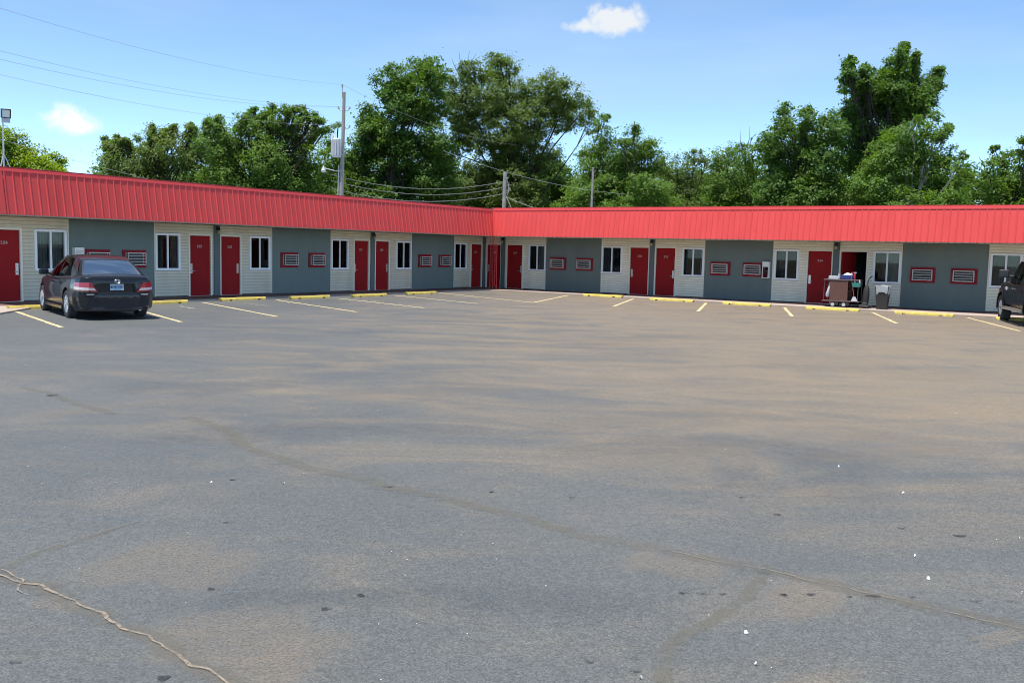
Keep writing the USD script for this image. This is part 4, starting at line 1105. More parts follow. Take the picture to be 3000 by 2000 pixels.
def wire(label, a, b, sag, r, mat='wire_dark', group=None):
    t = np.linspace(0, 1, 40)[:, None]
    p = np.asarray(a, float) * (1 - t) + np.asarray(b, float) * t
    p[:, 2] -= (4 * sag * t * (1 - t))[:, 0]
    return tag(obj('overhead_wire', MB().tube(p, r, 5).m(), mat), label, 'wire', group)


A1 = P1 + top
wire('topmost wire from the tall pole up to the left edge of the sky', A1 + [-0.10, 0, 0.38], (-19.0, 15.0, 9.0), 1.0, 0.0055)
wire('wire from the left insulator of the tall pole across the left sky, second from top', A1 + [-0.30, 0, -0.72], (-19.0, 15.2, 7.75), 1.0, 0.0055)
wire('third wire from the top in the left sky, from the right upper insulator', A1 + [0.30, 0, -0.72], (-18.7, 15.0, 7.35), 1.1, 0.0055)
wire('lowest of the long wires crossing the left sky to the tall pole', A1 + [0.30, 0, -1.65], (-18.6, 15.0, 7.05), 1.0, 0.005)
wire('faint wire running right from the tip of the tall pole into the trees', A1 + [-0.10, 0, 0.38], (2.0, 72.0, 9.5), 0.8, 0.006)
wire('low wire dropping behind the left roof toward the bushy trees', (-23.5, 44.0, 6.3), (-9.0, 50.0, 3.3), 0.3, 0.007)
C2 = P2 + [0.0, -0.1, 0]
for z, e, lab in ((5.70, 5.0, 'uppermost sagging cable left of the short pole'), (5.38, 4.7, 'middle sagging cable left of the short pole'), (5.03, 4.3, 'lowest sagging cable left of the short pole')):
    wire(lab, C2 + [-0.1, 0, z], (-9.6, 50.5, e + 0.5), 0.55, 0.014, 'wire_pale')
wire('steep guy wire running down right of the short pole', C2 + [0.15, 0, 4.87], P2 + [0.95, -4.0, 3.1], 0.0, 0.013, 'wire_pale')
wire('long slack service cable falling right from the short pole to the roof', C2 + [0.15, 0, 4.87], P2 + [3.35, -3.0, 3.75], 0.10, 0.014, 'wire_pale')
wire('dark wire crossing the tree shade right above the short pole', (-4.2, 56.0, 7.4), (6.5, 58.0, 5.3), 0.4, 0.009)

# ---------------------------------------------------------------- vehicles
def carpaint(name, col, flake, rough=0.25, coat=1.0):
    n = {'p': ('principled_bsdf', {'base_color': col, 'roughness': rough, 'metallic': 0.0, 'coat_weight': coat, 'coat_roughness': 0.02, 'specular_ior_level': 0.1}),
         'g': ('geometry', {}), 'v': ('voronoi_texture', {'scale': 900.0}), 'm': ('mix', {'color1': col, 'color2': flake}), 'r': ('map_range', {'from_min': 0.0, 'from_max': 1.0, 'to_min': 0, 'to_max': 0.8}), 's': ('separate_color', {})}
    LOOK[name] = usdkit.material(stage, '/World/Looks/' + name, n, [('g.position', 'v.vector'), ('v.color', 's.color'), ('s.r', 'r.value'), ('r.result', 'm.fac'), ('m.color', 'p.base_color')], surface='p.BSDF')


carpaint('sedan_paint', (0.008, 0.009, 0.012), (0.018, 0.020, 0.024), coat=0.6)
carpaint('truck_paint', (0.008, 0.006, 0.0055), (0.014, 0.010, 0.009), coat=0.45)
principled('bumper_grey', (0.022, 0.022, 0.026), rough=0.55)
principled('tyre', (0.018, 0.018, 0.019), rough=0.85)
principled('alloy', (0.62, 0.62, 0.63), rough=0.28, metal=0.85)
principled('chrome', (0.60, 0.60, 0.61), rough=0.14, metal=1.0)
principled('lens_red', (0.32, 0.008, 0.022), rough=0.10, coat=1.0)
principled('lens_clear', (0.55, 0.46, 0.47), rough=0.15, coat=1.0)
principled('plate_blue', (0.30, 0.44, 0.58), rough=0.45)
principled('plate_white', (0.68, 0.73, 0.78), rough=0.45)
principled('plate_dark', (0.045, 0.10, 0.20), rough=0.5)
principled('seat_beige', (0.42, 0.39, 0.33), rough=0.8)
principled('gap_black', (0.006, 0.006, 0.006), rough=0.9)
principled('mirror_dark', (0.02, 0.024, 0.035), rough=0.08)
glass('car_glass', (0.16, 0.20, 0.20), gloss=0.55)
glass('rear_glass', (0.30, 0.36, 0.36), gloss=0.58)


def lerp(x, xs, ys):
    return float(np.interp(x, xs, ys))


def loft(sections):
    """closed solid from a list of closed section loops (n, 3), first to last"""
    S = np.array(sections)
    m, n = S.shape[:2]
    v = S.reshape(-1, 3)
    f = []
    for i in range(m - 1):
        for k in range(n):
            k2 = (k + 1) % n
            a, b, c, d = i * n + k, i * n + k2, (i + 1) * n + k2, (i + 1) * n + k
            f += [(a, b, c), (a, c, d)]
    for idx, flip in ((0, 1), (m - 1, 0)):
        c = len(v)
        v = np.vstack([v, S[idx].mean(0)])
        for k in range(n):
            a, b = idx * n + k, idx * n + (k + 1) % n
            f.append((c, b, a) if flip else (c, a, b))
    mesh = trimesh.Trimesh(v, f, process=True)
    if mesh.volume < 0:
        mesh.invert()
    return m3.Manifold(m3.Mesh(np.asarray(mesh.vertices, np.float32), np.asarray(mesh.faces, np.uint32)))


def cyl_y(x, y0, y1, z, r, seg=40):
    return m3.Manifold.cylinder(y1 - y0, r, r, seg).rotate([-90, 0, 0]).translate([x, y0, z])


def ext_yz(poly, x0, x1):
    """prism of a (y, z) outline along x"""
    return m3.Manifold.extrude(m3.CrossSection([poly]), x1 - x0).rotate([90, 0, 90]).translate([x0, 0, 0])


def ext_xz(poly, y0, y1):
    q = m3.Manifold.extrude(m3.CrossSection([poly]), y1 - y0).rotate([90, 0, 0])
    return q.translate([0, y1, 0])


def ccw(p):
    a = sum(p[i][0] * p[(i + 1) % len(p)][1] - p[(i + 1) % len(p)][0] * p[i][1] for i in range(len(p)))
    return p if a > 0 else p[::-1]


def wheel(par, x, y, r, wid, side, rim_r, spokes, name='wheel'):
    """tyre with a rim, spokes and hub on the outer side"""
    prof = [(rim_r, -wid / 2 + 0.01), (r - 0.03, -wid / 2), (r, -wid / 2 + 0.035), (r, wid / 2 - 0.035), (r - 0.03, wid / 2), (rim_r, wid / 2 - 0.01)]
    th = np.linspace(0, 2 * math.pi, 37)
    P = np.array([[(x + q * math.cos(t), y + w_, r + q * math.sin(t)) for q, w_ in prof] for t in th])
    w0 = obj(name, MB().grid(P).m(), 'tyre', par, smooth=35)
    b = MB()
    yo = y + side * (wid / 2 - 0.015)
    yi = y + side * (wid / 2 - 0.09)
    P = np.array([[(x + q * math.cos(t), w_, r + q * math.sin(t)) for q, w_ in ((rim_r + 0.006, yo), (rim_r - 0.012, yo + side * 0.008), (rim_r - 0.03, yo - side * 0.01), (rim_r - 0.035, yi))] for t in th])
    b.grid(P if side < 0 else P[::-1])
    for k in range(spokes):
        a0 = k * 2 * math.pi / spokes + 0.2
        for da in (-0.10, 0.10):
            c0, c1 = a0 + da * 0.6, a0 + da * 1.3
            p0 = np.array([x + 0.05 * math.cos(c0), yo - side * 0.022, r + 0.05 * math.sin(c0)]); p1 = np.array([x + (rim_r - 0.02) * math.cos(c1), yo - side * 0.012, r + (rim_r - 0.02) * math.sin(c1)])
            b.tube([p0, p1], 0.019, 6)
    b.tube([(x, yo - side * 0.05, r), (x, yo + side * 0.0, r)], 0.062, 16)
    obj('rim', b.m(), 'alloy', w0)
    obj('brake_disc', MB().tube([(x, yi - side * 0.015, r), (x, yi, r)], rim_r * 0.72, 24).m(), 'brushed_metal', w0)
    obj('inner_barrel', MB().tube([(x, yi - side * 0.06, r), (x, yi - side * 0.02, r)], rim_r - 0.005, 24).m(), 'gap_black', w0)
    return w0


def patch(lo, hi, m=8, n=2, bulge=0.0, bdir=(0, 1, 0)):
    """ruled patch between two polylines, optionally bulged"""
    lo, hi = np.asarray(lo, float), np.asarray(hi, float)
    t = np.linspace(0, 1, m)
    L = np.stack([np.interp(t, np.linspace(0, 1, len(lo)), lo[:, c]) for c in range(3)], 1)
    H = np.stack([np.interp(t, np.linspace(0, 1, len(hi)), hi[:, c]) for c in range(3)], 1)
    s = np.linspace(0, 1, n)
    P = L[None] * (1 - s)[:, None, None] + H[None] * s[:, None, None]
    P = P + (bulge * np.sin(s * math.pi))[:, None, None] * np.array(bdir)[None, None]
    return P


def two_sided(P, th, nrm):
    b = MB().grid(P)
    Q = P - np.array(nrm) * th
    b.add(Q.reshape(-1, 3), b.f[0][:, ::-1])
    return b


# ---- the sedan: x forward from the rear axle, y to the left, z up
hx, hy = -0.597, 0.802
cw = np.array([-10.53, 22.73]) + 0.86 * np.array([0.802, 0.597]) + 0.03 * np.array([hx, hy])
sed = thing('parked_sedan', 'dark grey four door sedan parked nose in, seen from behind', 'car', (cw[0], cw[1], LOT), math.atan2(hy, hx))
XS = [-1.07, -1.02, -0.92, -0.70, -0.40, 0.0, 0.5, 1.2, 2.0, 2.5, 2.9, 3.25, 3.5, 3.66, 3.74]
HW = [0.64, 0.73, 0.815, 0.872, 0.897, 0.908, 0.912, 0.912, 0.908, 0.902, 0.89, 0.855, 0.78, 0.66, 0.50]
ZT = [0.955, 0.995, 1.015, 1.020, 1.010, 0.985, 0.965, 0.945, 0.945, 0.965, 0.93, 0.87, 0.80, 0.73, 0.66]
ZB = [0.30, 0.25, 0.22, 0.20, 0.19, 0.18, 0.18, 0.18, 0.18, 0.18, 0.18, 0.19, 0.20, 0.22, 0.28]
xs = np.unique(np.r_[np.linspace(-1.07, 3.74, 60), XS])
secs = []
for x in xs:
    w_, zt, zb = lerp(x, XS, HW), lerp(x, XS, ZT), lerp(x, XS, ZB)
    zc = lerp(x, [-1.07, -0.9, -0.4, 2.3, 3.0, 3.74], [0.015, 0.03, 0.04, 0.06, 0.07, 0.05])
    half = [(0, zb), (w_ * 0.80, zb), (w_ * 0.93, zb + 0.05), (w_ * 0.975, zb + 0.16), (w_ * 0.995, 0.45 + 0.1 * (zt - 0.9)), (w_, 0.60), (w_ * 0.988, 0.74 * zt / 0.97), (w_ * 0.962, zt - 0.10), (w_ * 0.93, zt - 0.035), (w_ * 0.875, zt - 0.004), (w_ * 0.70, zt + zc * 0.55), (w_ * 0.35, zt + zc * 0.9), (0, zt + zc)]
    loop = half + [(-y, z) for y, z in half[-2:0:-1]]
    secs.append([(x, y, z) for y, z in loop])
bodym = loft(secs)
RW, FWX = 0.33, 2.776
for ax in (0.0, FWX):
    for s in (-1, 1):
        bodym = bodym - cyl_y(ax, 0.55 if s > 0 else -1.1, 1.1 if s > 0 else -0.55, RW + 0.01, RW + 0.055, 48)
# rear face: the lid stands in, the bumper shelf stands out
lidcut = ext_yz(ccw([(-0.60, 0.665), (0.60, 0.665), (0.66, 0.74), (-0.66, 0.74)]), -1.2, -1.035)
recess = ext_yz(ccw([(-0.40, 0.655), (0.40, 0.655), (0.36, 0.845), (-0.36, 0.845)]), -1.25, -1.012)
bodym = bodym - recess
for yy in (-0.62, 0.62):
    pass
lidgap = ext_yz(ccw([(-0.63, 0.645), (0.63, 0.645), (0.63, 0.652), (-0.63, 0.652)]), -1.2, -1.04)
bodym = bodym - lidgap
# door joints and sill line
for xj, tilt in ((0.42, 0.10), (1.28, 0.0), (2.36, -0.06)):
    for s in (-1, 1):
        sl_ = m3.Manifold.cube([0.010, 0.06, 0.70], True).rotate([0, math.degrees(tilt) * 2, 0]).translate([xj, s * 0.915, 0.66])
        bodym = bodym - sl_
ob = obj('body', man(bodym), 'sedan_paint', sed, smooth=28)
# bumper as a wrapped band
def bump_out(off, x1=-0.45):
    pts = []
    for y in np.linspace(-1, 1, 25):
        yy = 0.885 * y
        pts.append((-1.115 + 0.40 * abs(y) ** 3.4 - off, yy * (1 + off)))
    return pts
bl = []
for z, off in ((0.205, -0.05), (0.28, -0.005), (0.42, 0.012), (0.58, 0.012), (0.625, 0.0), (0.648, -0.030)):
    for x, y in bump_out(off):
        bl.append((x, y, z))
    bl += [(-0.45, 0.86 * (1 + off), z), (-0.45, -0.86 * (1 + off), z)]
bmp = m3.Manifold.hull_points(np.array(bl, np.float32))
for s in (-1, 1):
    bmp = bmp - cyl_y(0.0, 0.5 if s > 0 else -1.2, 1.2 if s > 0 else -0.5, RW + 0.01, RW + 0.055, 48)
obj('rear_bumper', man(bmp), 'sedan_paint', sed, smooth=30)
obj('lower_valance', man(m3.Manifold.hull_points(np.array([(-1.10, y, z) for y in (-0.52, 0.52) for z in (0.24, 0.31)] + [(-0.9, y, z) for y in (-0.7, 0.7) for z in (0.22, 0.31)], np.float32))), 'bumper_grey', sed)
# tail lamps: wrapped slices of the body, a hair proud
big = bodym.translate([-1.3, 0, -0.7]).scale([1.012, 1.010, 1.0]).translate([1.3 * 1.0 + 0.001, 0, 0.7])
for s in (-1, 1):
    poly = [(0.97 * s, 0.865), (0.97 * s, 0.715), (0.78 * s, 0.675), (0.44 * s, 0.655), (0.50 * s, 0.74), (0.58 * s, 0.880)]
    lamp = (big ^ ext_yz(ccw(poly), -1.4, -0.70)) - mbox(-0.84, 3, -0.71, 0.71, 0.3, 1.3)
    tl = obj('tail_lamp', man(lamp), 'lens_red', sed)
    big2 = bodym.translate([-1.3, 0, -0.7]).scale([1.016, 1.013, 1.0]).translate([1.302, 0, 0.7])
    poly2 = [(0.97 * s, 0.775), (0.97 * s, 0.735), (0.80 * s, 0.705), (0.48 * s, 0.690), (0.515 * s, 0.745)]
    obj('reverse_lens', man((big2 ^ ext_yz(ccw(poly2), -1.4, -0.72)) - mbox(-0.84, 3, -0.71, 0.71, 0.3, 1.3)), 'lens_clear', tl)
    rf = m3.Manifold.cube([0.02, 0.16, 0.022], True).rotate([0, 0, s * 9]).translate([-1.095, s * 0.60, 0.60])
    obj('bumper_reflector', man(rf), 'lens_clear', sed)
# garnish, emblem, plate
obj('lid_garnish', man(ext_yz(ccw([(-0.41, 0.845), (0.41, 0.845), (0.40, 0.862), (-0.40, 0.862)]), -1.062, -1.00)), 'bumper_grey', sed)
def ring(cy, cz, ry, rz, r, x):
    th = np.linspace(0, 2 * math.pi, 25)
    return np.stack([np.full(25, x), cy + ry * np.cos(th), cz + rz * np.sin(th)], 1)
em = MB()
for cy, cz, ry, rz in ((0, 0.905, 0.060, 0.040), (0, 0.905, 0.021, 0.036), (0, 0.921, 0.042, 0.019)):
    em.tube(ring(cy, cz, ry, rz, 0, -1.072), 0.0065, 6, caps=False)
obj('emblem', em.m(), 'chrome', sed)
pl_ = obj('licence_plate', MB().box(-1.032, -1.024, -0.155, 0.155, 0.690, 0.838).m(), 'plate_blue', sed)
q = MB()
for y0, y1, z0, z1 in ((0.085, 0.148, 0.696, 0.726), (-0.148, -0.095, 0.696, 0.728), (-0.15, 0.15, 0.822, 0.834)):
    q.box(-1.0345, -1.0325, y0, y1, z0, z1)
obj('plate_print', q.m(), 'plate_white', pl_)
q = MB()
q.box(-1.0345, -1.0325, 0.10, 0.142, 0.733, 0.800)
for k, (y, h) in enumerate(((0.066, 0.05), (0.036, 0.055), (0.004, 0.05), (-0.040, 0.055), (-0.072, 0.05), (-0.104, 0.055))):
    q.box(-1.0345, -1.0325, y - 0.010, y + 0.010, 0.745, 0.745 + h)
obj('plate_print', q.m(), 'plate_dark', pl_)
# greenhouse
ROOF = [(-0.02, 1.375), (0.25, 1.432), (0.55, 1.458), (0.95, 1.468), (1.3, 1.452), (1.62, 1.400)]
RW_ = [(-0.02, 0.545), (0.3, 0.585), (0.9, 0.60), (1.62, 0.575)]
zr = lambda x: lerp(x, *zip(*ROOF)); wr = lambda x: lerp(x, *zip(*RW_))
xr = np.linspace(-0.02, 1.62, 18)
P = np.array([[(x, wr(x) * yy, zr(x) + 0.028 * (1 - yy * yy)) for yy in np.linspace(-1, 1, 15)] for x in xr])
obj('roof', two_sided(P, 0.018, (0, 0, 1)).m(), 'sedan_paint', sed, smooth=40)
belt = lambda x: lerp(x, XS, ZT) - 0.012
bw = lambda x: lerp(x, XS, HW) * 0.865
# side: columns (foot x, head x): a pillar, front window, b pillar, rear window, quarter
cols = [(-0.62, -0.02), (-0.30, 0.14), (-0.02, 0.28), (0.50, 0.55), (1.16, 0.92), (1.26, 0.99), (2.02, 1.56), (2.32, 1.62)]
kinds = ['body', 'body', 'glass', 'glass', 'body', 'glass', 'body']
glass_cells = {2: 'rear_quarter_glass', 3: 'rear_door_glass', 5: 'front_door_glass'}
kinds = ['body', 'body', 'glass', 'glass', 'pillar', 'glass', 'body']
for s in (-1, 1):
    bb = MB()
    for (c0, c1), kd in zip(zip(cols[:-1], cols[1:]), kinds):
        lo = [(x, s * bw(x), belt(x)) for x in np.linspace(c0[0], c1[0], 5)]
        hi = [(x, s * (wr(x) + 0.004), zr(x) - 0.006) for x in np.linspace(c0[1], c1[1], 5)]
        if kd == 'glass':
            lo = [(p[0], p[1], p[2] + 0.015) for p in lo]; hi = [(p[0], p[1] + s * 0.012, p[2] - 0.03) for p in hi]
            P = patch(lo, hi, 5, 6, 0.022, (0, s, 0.2))
            obj('side_window', two_sided(P if s < 0 else P[:, ::-1], 0.004, (0, s, 0)).m(), 'car_glass', sed, smooth=40)
            rail = patch(hi, [(x, s * (wr(x) + 0.004), zr(x) - 0.006) for x in np.linspace(c0[1], c1[1], 5)], 5, 2)
            g_ = two_sided(rail if s < 0 else rail[:, ::-1], 0.015, (0, s, 0))
            bb.add(np.vstack(g_.v), np.vstack([g_.f[0], g_.f[1]]))
        else:
            P = patch(lo, hi, 5, 6, 0.026, (0, s, 0.2))
            g_ = two_sided(P if s < 0 else P[:, ::-1], 0.02, (0, s, 0))
            bb.add(np.vstack(g_.v), np.vstack([g_.f[0], g_.f[1]]))
    obj('pillars', bb.m(), 'sedan_paint', sed, smooth=40)
    tr_ = MB().tube([(x, s * (bw(x) + 0.012), belt(x) + 0.008) for x in np.linspace(-0.30, 2.2, 14)], 0.011, 6)
    obj('belt_trim', tr_.m(), 'chrome', sed)
    for xd in (0.62, 1.46):
        obj('door_handle', man(rbox(xd - 0.10, xd + 0.10, s * 0.915 - 0.02, s * 0.915 + 0.022, 0.800, 0.835, 0.012)), 'sedan_paint', sed)
    mr = m3.Manifold.batch_hull([m3.Manifold.sphere(0.045, 16).scale([0.7, 1, 1]).translate([2.0 + dx, s * (0.985 + dy), 1.035 + dz]) for dx, dy, dz in ((0, -0.07, 0.03), (0, 0.07, 0.025), (0, 0.075, -0.03), (0, -0.06, -0.03), (0.08, -0.02, 0.0))])
    m_ = obj('door_mirror', man(mr), 'sedan_paint', sed, smooth=40)
    obj('mirror_foot', MB().tube([(2.03, s * 0.80, 0.97), (2.02, s * 0.93, 1.01)], 0.025, 8).m(), 'gap_black', m_)
    sk = rbox(0.42, 2.36, s * 0.885 - 0.03, s * 0.885 + 0.03, 0.185, 0.27, 0.015)
    obj('sill', man(sk), 'sedan_paint', sed)
# rear window and windscreen
yy = np.linspace(-1, 1, 13)
def screen(x_lo, w_lo, z_lo, x_hi, w_hi, z_hi, crown_lo, crown_hi, bow, n=7, inset=0.0):
    rows = []
    for t in np.linspace(0, 1, n):
        rows.append([(x_lo + (x_hi - x_lo) * t + bow[0] * (1 - y * y) * (1 - t), (w_lo * (1 - t) + w_hi * t) * y, z_lo + (z_hi - z_lo) * t + (crown_lo * (1 - t) + crown_hi * t) * (1 - y * y) + bow[1] * math.sin(t * math.pi)) for y in yy])
    return np.array(rows)
P = screen(-0.60, 0.66, 1.035, -0.06, 0.505, 1.365, 0.02, 0.026, (-0.05, 0.020))
obj('rear_window', two_sided(P, 0.004, (-0.5, 0, 0.8)).m(), 'rear_glass', sed, smooth=40)
fr = MB()
edge = [(-0.60, 0.66, 1.035), (-0.06, 0.505, 1.365)]
for s in (-1, 1):
    a = [(P[i, 0 if s < 0 else -1]) for i in range(7)]
    fr.tube(np.array(a), 0.014, 6)
fr.tube(P[0], 0.014, 6).tube(P[-1], 0.012, 6)
obj('window_seal', fr.m(), 'bumper_grey', sed)
cp = MB()
for s in (-1, 1):
    lo = [(-0.66, s * 0.765, 1.00), (-0.60, s * 0.655, 1.033)]
    hi = [(-0.03, s * 0.548, 1.374), (-0.06, s * 0.50, 1.366)]
    Q = patch(lo, hi, 4, 7, 0.016, (-0.4, s * 0.4, 0.8))
    g_ = two_sided(Q if s > 0 else Q[:, ::-1], 0.012, (-0.4, s * 0.3, 0.8))
    cp.add(np.vstack(g_.v), np.vstack(g_.f))
obj('rear_pillars', cp.m(), 'sedan_paint', sed, smooth=40)
P = screen(2.48, 0.70, 0.985, 1.62, 0.56, 1.402, 0.05, 0.028, (0.10, 0.015))
obj('windscreen', two_sided(P[:, ::-1], 0.004, (0.5, 0, 0.8)).m(), 'car_glass', sed, smooth=40)
# inside: parcel shelf, rear bench, headrests, front seats
inn = rbox(-0.45, -0.05, -0.62, 0.62, 0.96, 1.02, 0.02) + rbox(-0.10, 0.10, -0.62, 0.62, 0.55, 1.10, 0.04)
se = obj('rear_bench', man(inn), 'seat_beige', sed)
for y in (-0.36, 0.36):
    obj('headrest', man(rbox(-0.12, 0.0, y - 0.14, y + 0.14, 1.11, 1.235, 0.04)), 'seat_beige', se)
for y in (-0.36, 0.36):
    fs = obj('front_seat', man(rbox(0.92, 1.10, y - 0.24, y + 0.24, 0.55, 1.12, 0.05)), 'seat_beige', sed)
    obj('headrest', man(rbox(0.93, 1.03, y - 0.12, y + 0.12, 1.15, 1.30, 0.04)), 'seat_beige', fs)
obj('dashboard', man(rbox(1.95, 2.35, -0.70, 0.70, 0.70, 0.96, 0.03)), 'gap_black', sed)
obj('exhaust_tip', MB().tube([(-1.08, -0.50, 0.245), (-0.85, -0.50, 0.245)], 0.036, 12).m(), 'chrome', sed)
obj('spare_well', man(rbox(-0.95, -0.35, -0.45, 0.45, 0.19, 0.30, 0.03)), 'gap_black', sed)
for x in (0.0, FWX):
    for s in (1, -1):
        wheel(sed, x, s * 0.795, RW, 0.215, s, 0.215, 7)

# ---- the pickup, nose to the wall, mostly out of the frame
tx, ty = 0.285, 0.9585
tc = np.array([15.56, 30.50]) + 0.86 * np.array([ty, -tx])
trk = thing('pickup_truck', 'black pickup truck with towing mirror, nose to the wall at the right edge', 'truck', (tc[0], tc[1], LOT), math.atan2(ty, tx))
# x forward from the front axle, y to the left
XT = [-5.0, -4.9, -3.2, -2.62, -2.55, -0.95, -0.6, 0.2, 0.66, 0.86, 0.92]
HT = [0.94, 0.96, 0.97, 0.97, 0.965, 0.965, 0.965, 0.955, 0.92, 0.82, 0.70]
TT = [1.34, 1.36, 1.36, 1.36, 1.20, 1.20, 1.24, 1.21, 1.16, 1.06, 0.96]
secs = []
for x in np.unique(np.r_[np.linspace(-5.0, 0.92, 60), XT]):
    w_, zt = lerp(x, XT, HT), lerp(x, XT, TT)
    zc = lerp(x, [-5, -0.9, -0.4, 0.92], [0.0, 0.02, 0.06, 0.04])
    half = [(0, 0.46), (w_ * 0.9, 0.46), (w_ * 0.975, 0.56), (w_, 0.74), (w_ * 0.985, 0.95), (w_ * 0.965, zt - 0.12), (w_ * 0.93, zt - 0.04), (w_ * 0.86, zt), (w_ * 0.6, zt + zc * 0.7), (0, zt + zc)]
    loop = half + [(-y, z) for y, z in half[-2:0:-1]]
    secs.append([(x, y, z) for y, z in loop])
tb = loft(secs)
for ax in (0.0, -3.80):
    for s in (-1, 1):
        tb = tb - cyl_y(ax, 0.5 if s > 0 else -1.2, 1.2 if s > 0 else -0.5, 0.43, 0.50, 44)
tb = tb - mbox(-4.9, -2.75, -0.82, 0.82, 0.95, 2.0)
for xj in (-0.92, -1.98):
    for s in (-1, 1):
        tb = tb - m3.Manifold.cube([0.012, 0.10, 0.66], True).translate([xj, s * 0.965, 0.86])
obj('body', man(tb), 'truck_paint', trk, smooth=28)
for s in (1, -1):
    for ax in (0.0, -3.8):
        th = np.linspace(-0.15, math.pi + 0.15, 22)
        fl_ = MB().tube([(ax + 0.51 * math.cos(a), s * 0.965, 0.43 + 0.51 * math.sin(a)) for a in th], 0.028, 6)
        obj('fender_flare', fl_.m(), 'truck_paint', trk, smooth=40)
    for ax in (0.0, -3.8):
        wheel(trk, ax, s * 0.83, 0.41, 0.27, s, 0.235, 8)
    rb = MB().tube([(-0.62, s * 1.0, 0.44), (-3.2, s * 1.0, 0.44)], 0.05, 10)
    obj('running_board', rb.m(), 'brushed_metal', trk, smooth=40)
    # cab side glass and pillars
    lo = [(-0.62, s * 0.86, 1.21), (-2.55, s * 0.86, 1.21)]; hi = [(-1.32, s * 0.70, 1.84), (-2.45, s * 0.70, 1.86)]
    pb = MB()
    for (a0, a1), (b0, b1) in (((-0.60, -0.78), (-1.28, -1.42)), ((-1.62, -1.74), (-1.80, -1.90)), ((-2.42, -2.58), (-2.36, -2.48))):
        P = patch([(a0, s * 0.865, 1.20), (a1, s * 0.865, 1.20)], [(b0, s * 0.70, 1.86), (b1, s * 0.70, 1.87)], 3, 5, 0.02, (0, s, 0))
        g_ = two_sided(P if s > 0 else P[:, ::-1], 0.03, (0, s, 0)); pb.add(np.vstack(g_.v), np.vstack(g_.f))
    obj('pillars', pb.m(), 'truck_paint', trk, smooth=40)
    for (a0, a1), (b0, b1) in (((-0.78, -1.62), (-1.42, -1.80)), ((-1.74, -2.42), (-1.90, -2.36))):
        P = patch([(a0, s * 0.858, 1.20), (a1, s * 0.858, 1.20)], [(b0, s * 0.70, 1.85), (b1, s * 0.70, 1.85)], 3, 5, 0.02, (0, s, 0))
        obj('side_window', two_sided(P if s > 0 else P[:, ::-1], 0.004, (0, s, 0)).m(), 'car_glass', trk, smooth=40)
    mh = rbox(-1.24, -1.09, s * 1.13 - 0.14, s * 1.13 + 0.14, 1.36, 1.60, 0.04)
    mm = obj('towing_mirror', man(mh), 'lamp_black', trk, smooth=40)
    obj('mirror_glass', man(mbox(-1.25, -1.241, s * 1.13 - 0.11, s * 1.13 + 0.11, 1.39, 1.57)), 'mirror_dark', mm)
    obj('mirror_arm', man(rbox(-1.20, -1.11, min(s * 0.84, s * 1.04), max(s * 0.84, s * 1.04), 1.36, 1.44, 0.03)), 'lamp_black', mm)
    obj('door_handle', man(rbox(-1.72, -1.50, s * 0.955 - 0.025, s * 0.955 + 0.025, 1.02, 1.06, 0.015)), 'chrome', trk)
    bd = MB()
    for x, z, r_ in ((-0.60, 1.03, 0.030), (-0.655, 1.02, 0.034), (-0.72, 1.035, 0.036), (-0.735, 0.99, 0.03)):
        bd.tube([(x, s * 0.93, z), (x, s * 0.972, z)], r_, 10)
    obj('fender_badge', bd.m(), 'lamp_grey', trk)
    obj('headlamp', man(rbox(0.50, 0.84, s * 0.74 - 0.17, s * 0.74 + 0.17, 0.93, 1.07, 0.04)), 'lens_clear', trk)
P = np.array([[(x, 0.71 * y, 1.86 + 0.06 * (1 - y * y) - 0.05 * abs((x + 1.9) / 0.62) ** 3) for y in np.linspace(-1, 1, 9)] for x in np.linspace(-2.5, -1.28, 9)])
obj('roof', two_sided(P, 0.03, (0, 0, 1)).m(), 'truck_paint', trk, smooth=40)
P = screen(-0.55, 0.83, 1.23, -1.30, 0.69, 1.85, 0.04, 0.05, (0.10, 0.01))
obj('windscreen', two_sided(P[:, ::-1], 0.004, (0.6, 0, 0.7)).m(), 'car_glass', trk, smooth=40)
P = screen(-2.60, 0.83, 1.23, -2.46, 0.69, 1.86, 0.02, 0.03, (0, 0))
obj('rear_window', two_sided(P, 0.004, (-1, 0, 0)).m(), 'car_glass', trk, smooth=40)
for y in (-0.42, 0.42):
    obj('front_seat', man(rbox(-1.75, -1.5, y - 0.26, y + 0.26, 0.8, 1.50, 0.06)), 'gap_black', trk)
obj('front_bumper', man(rbox(0.78, 1.0, -0.90, 0.90, 0.50, 0.72, 0.06)), 'chrome', trk)
obj('grille', man(rbox(0.84, 0.95, -0.55, 0.55, 0.76, 1.06, 0.03)), 'chrome', trk)
obj('rear_bumper', man(rbox(-5.12, -4.98, -0.92, 0.92, 0.5, 0.68, 0.04)), 'chrome', trk)
obj('chassis', man(mbox(-4.8, 0.6, -0.5, 0.5, 0.33, 0.47)), 'gap_black', trk)

# ---------------------------------------------------------------- trees
principled('bark', (0.055, 0.045, 0.037), rough=0.95, spec=0.1, var=(0.035, 0.03, 0.025), noise=5)
principled('pale_bark', (0.30, 0.28, 0.25), rough=0.95, var=(0.2, 0.185, 0.165), noise=4)


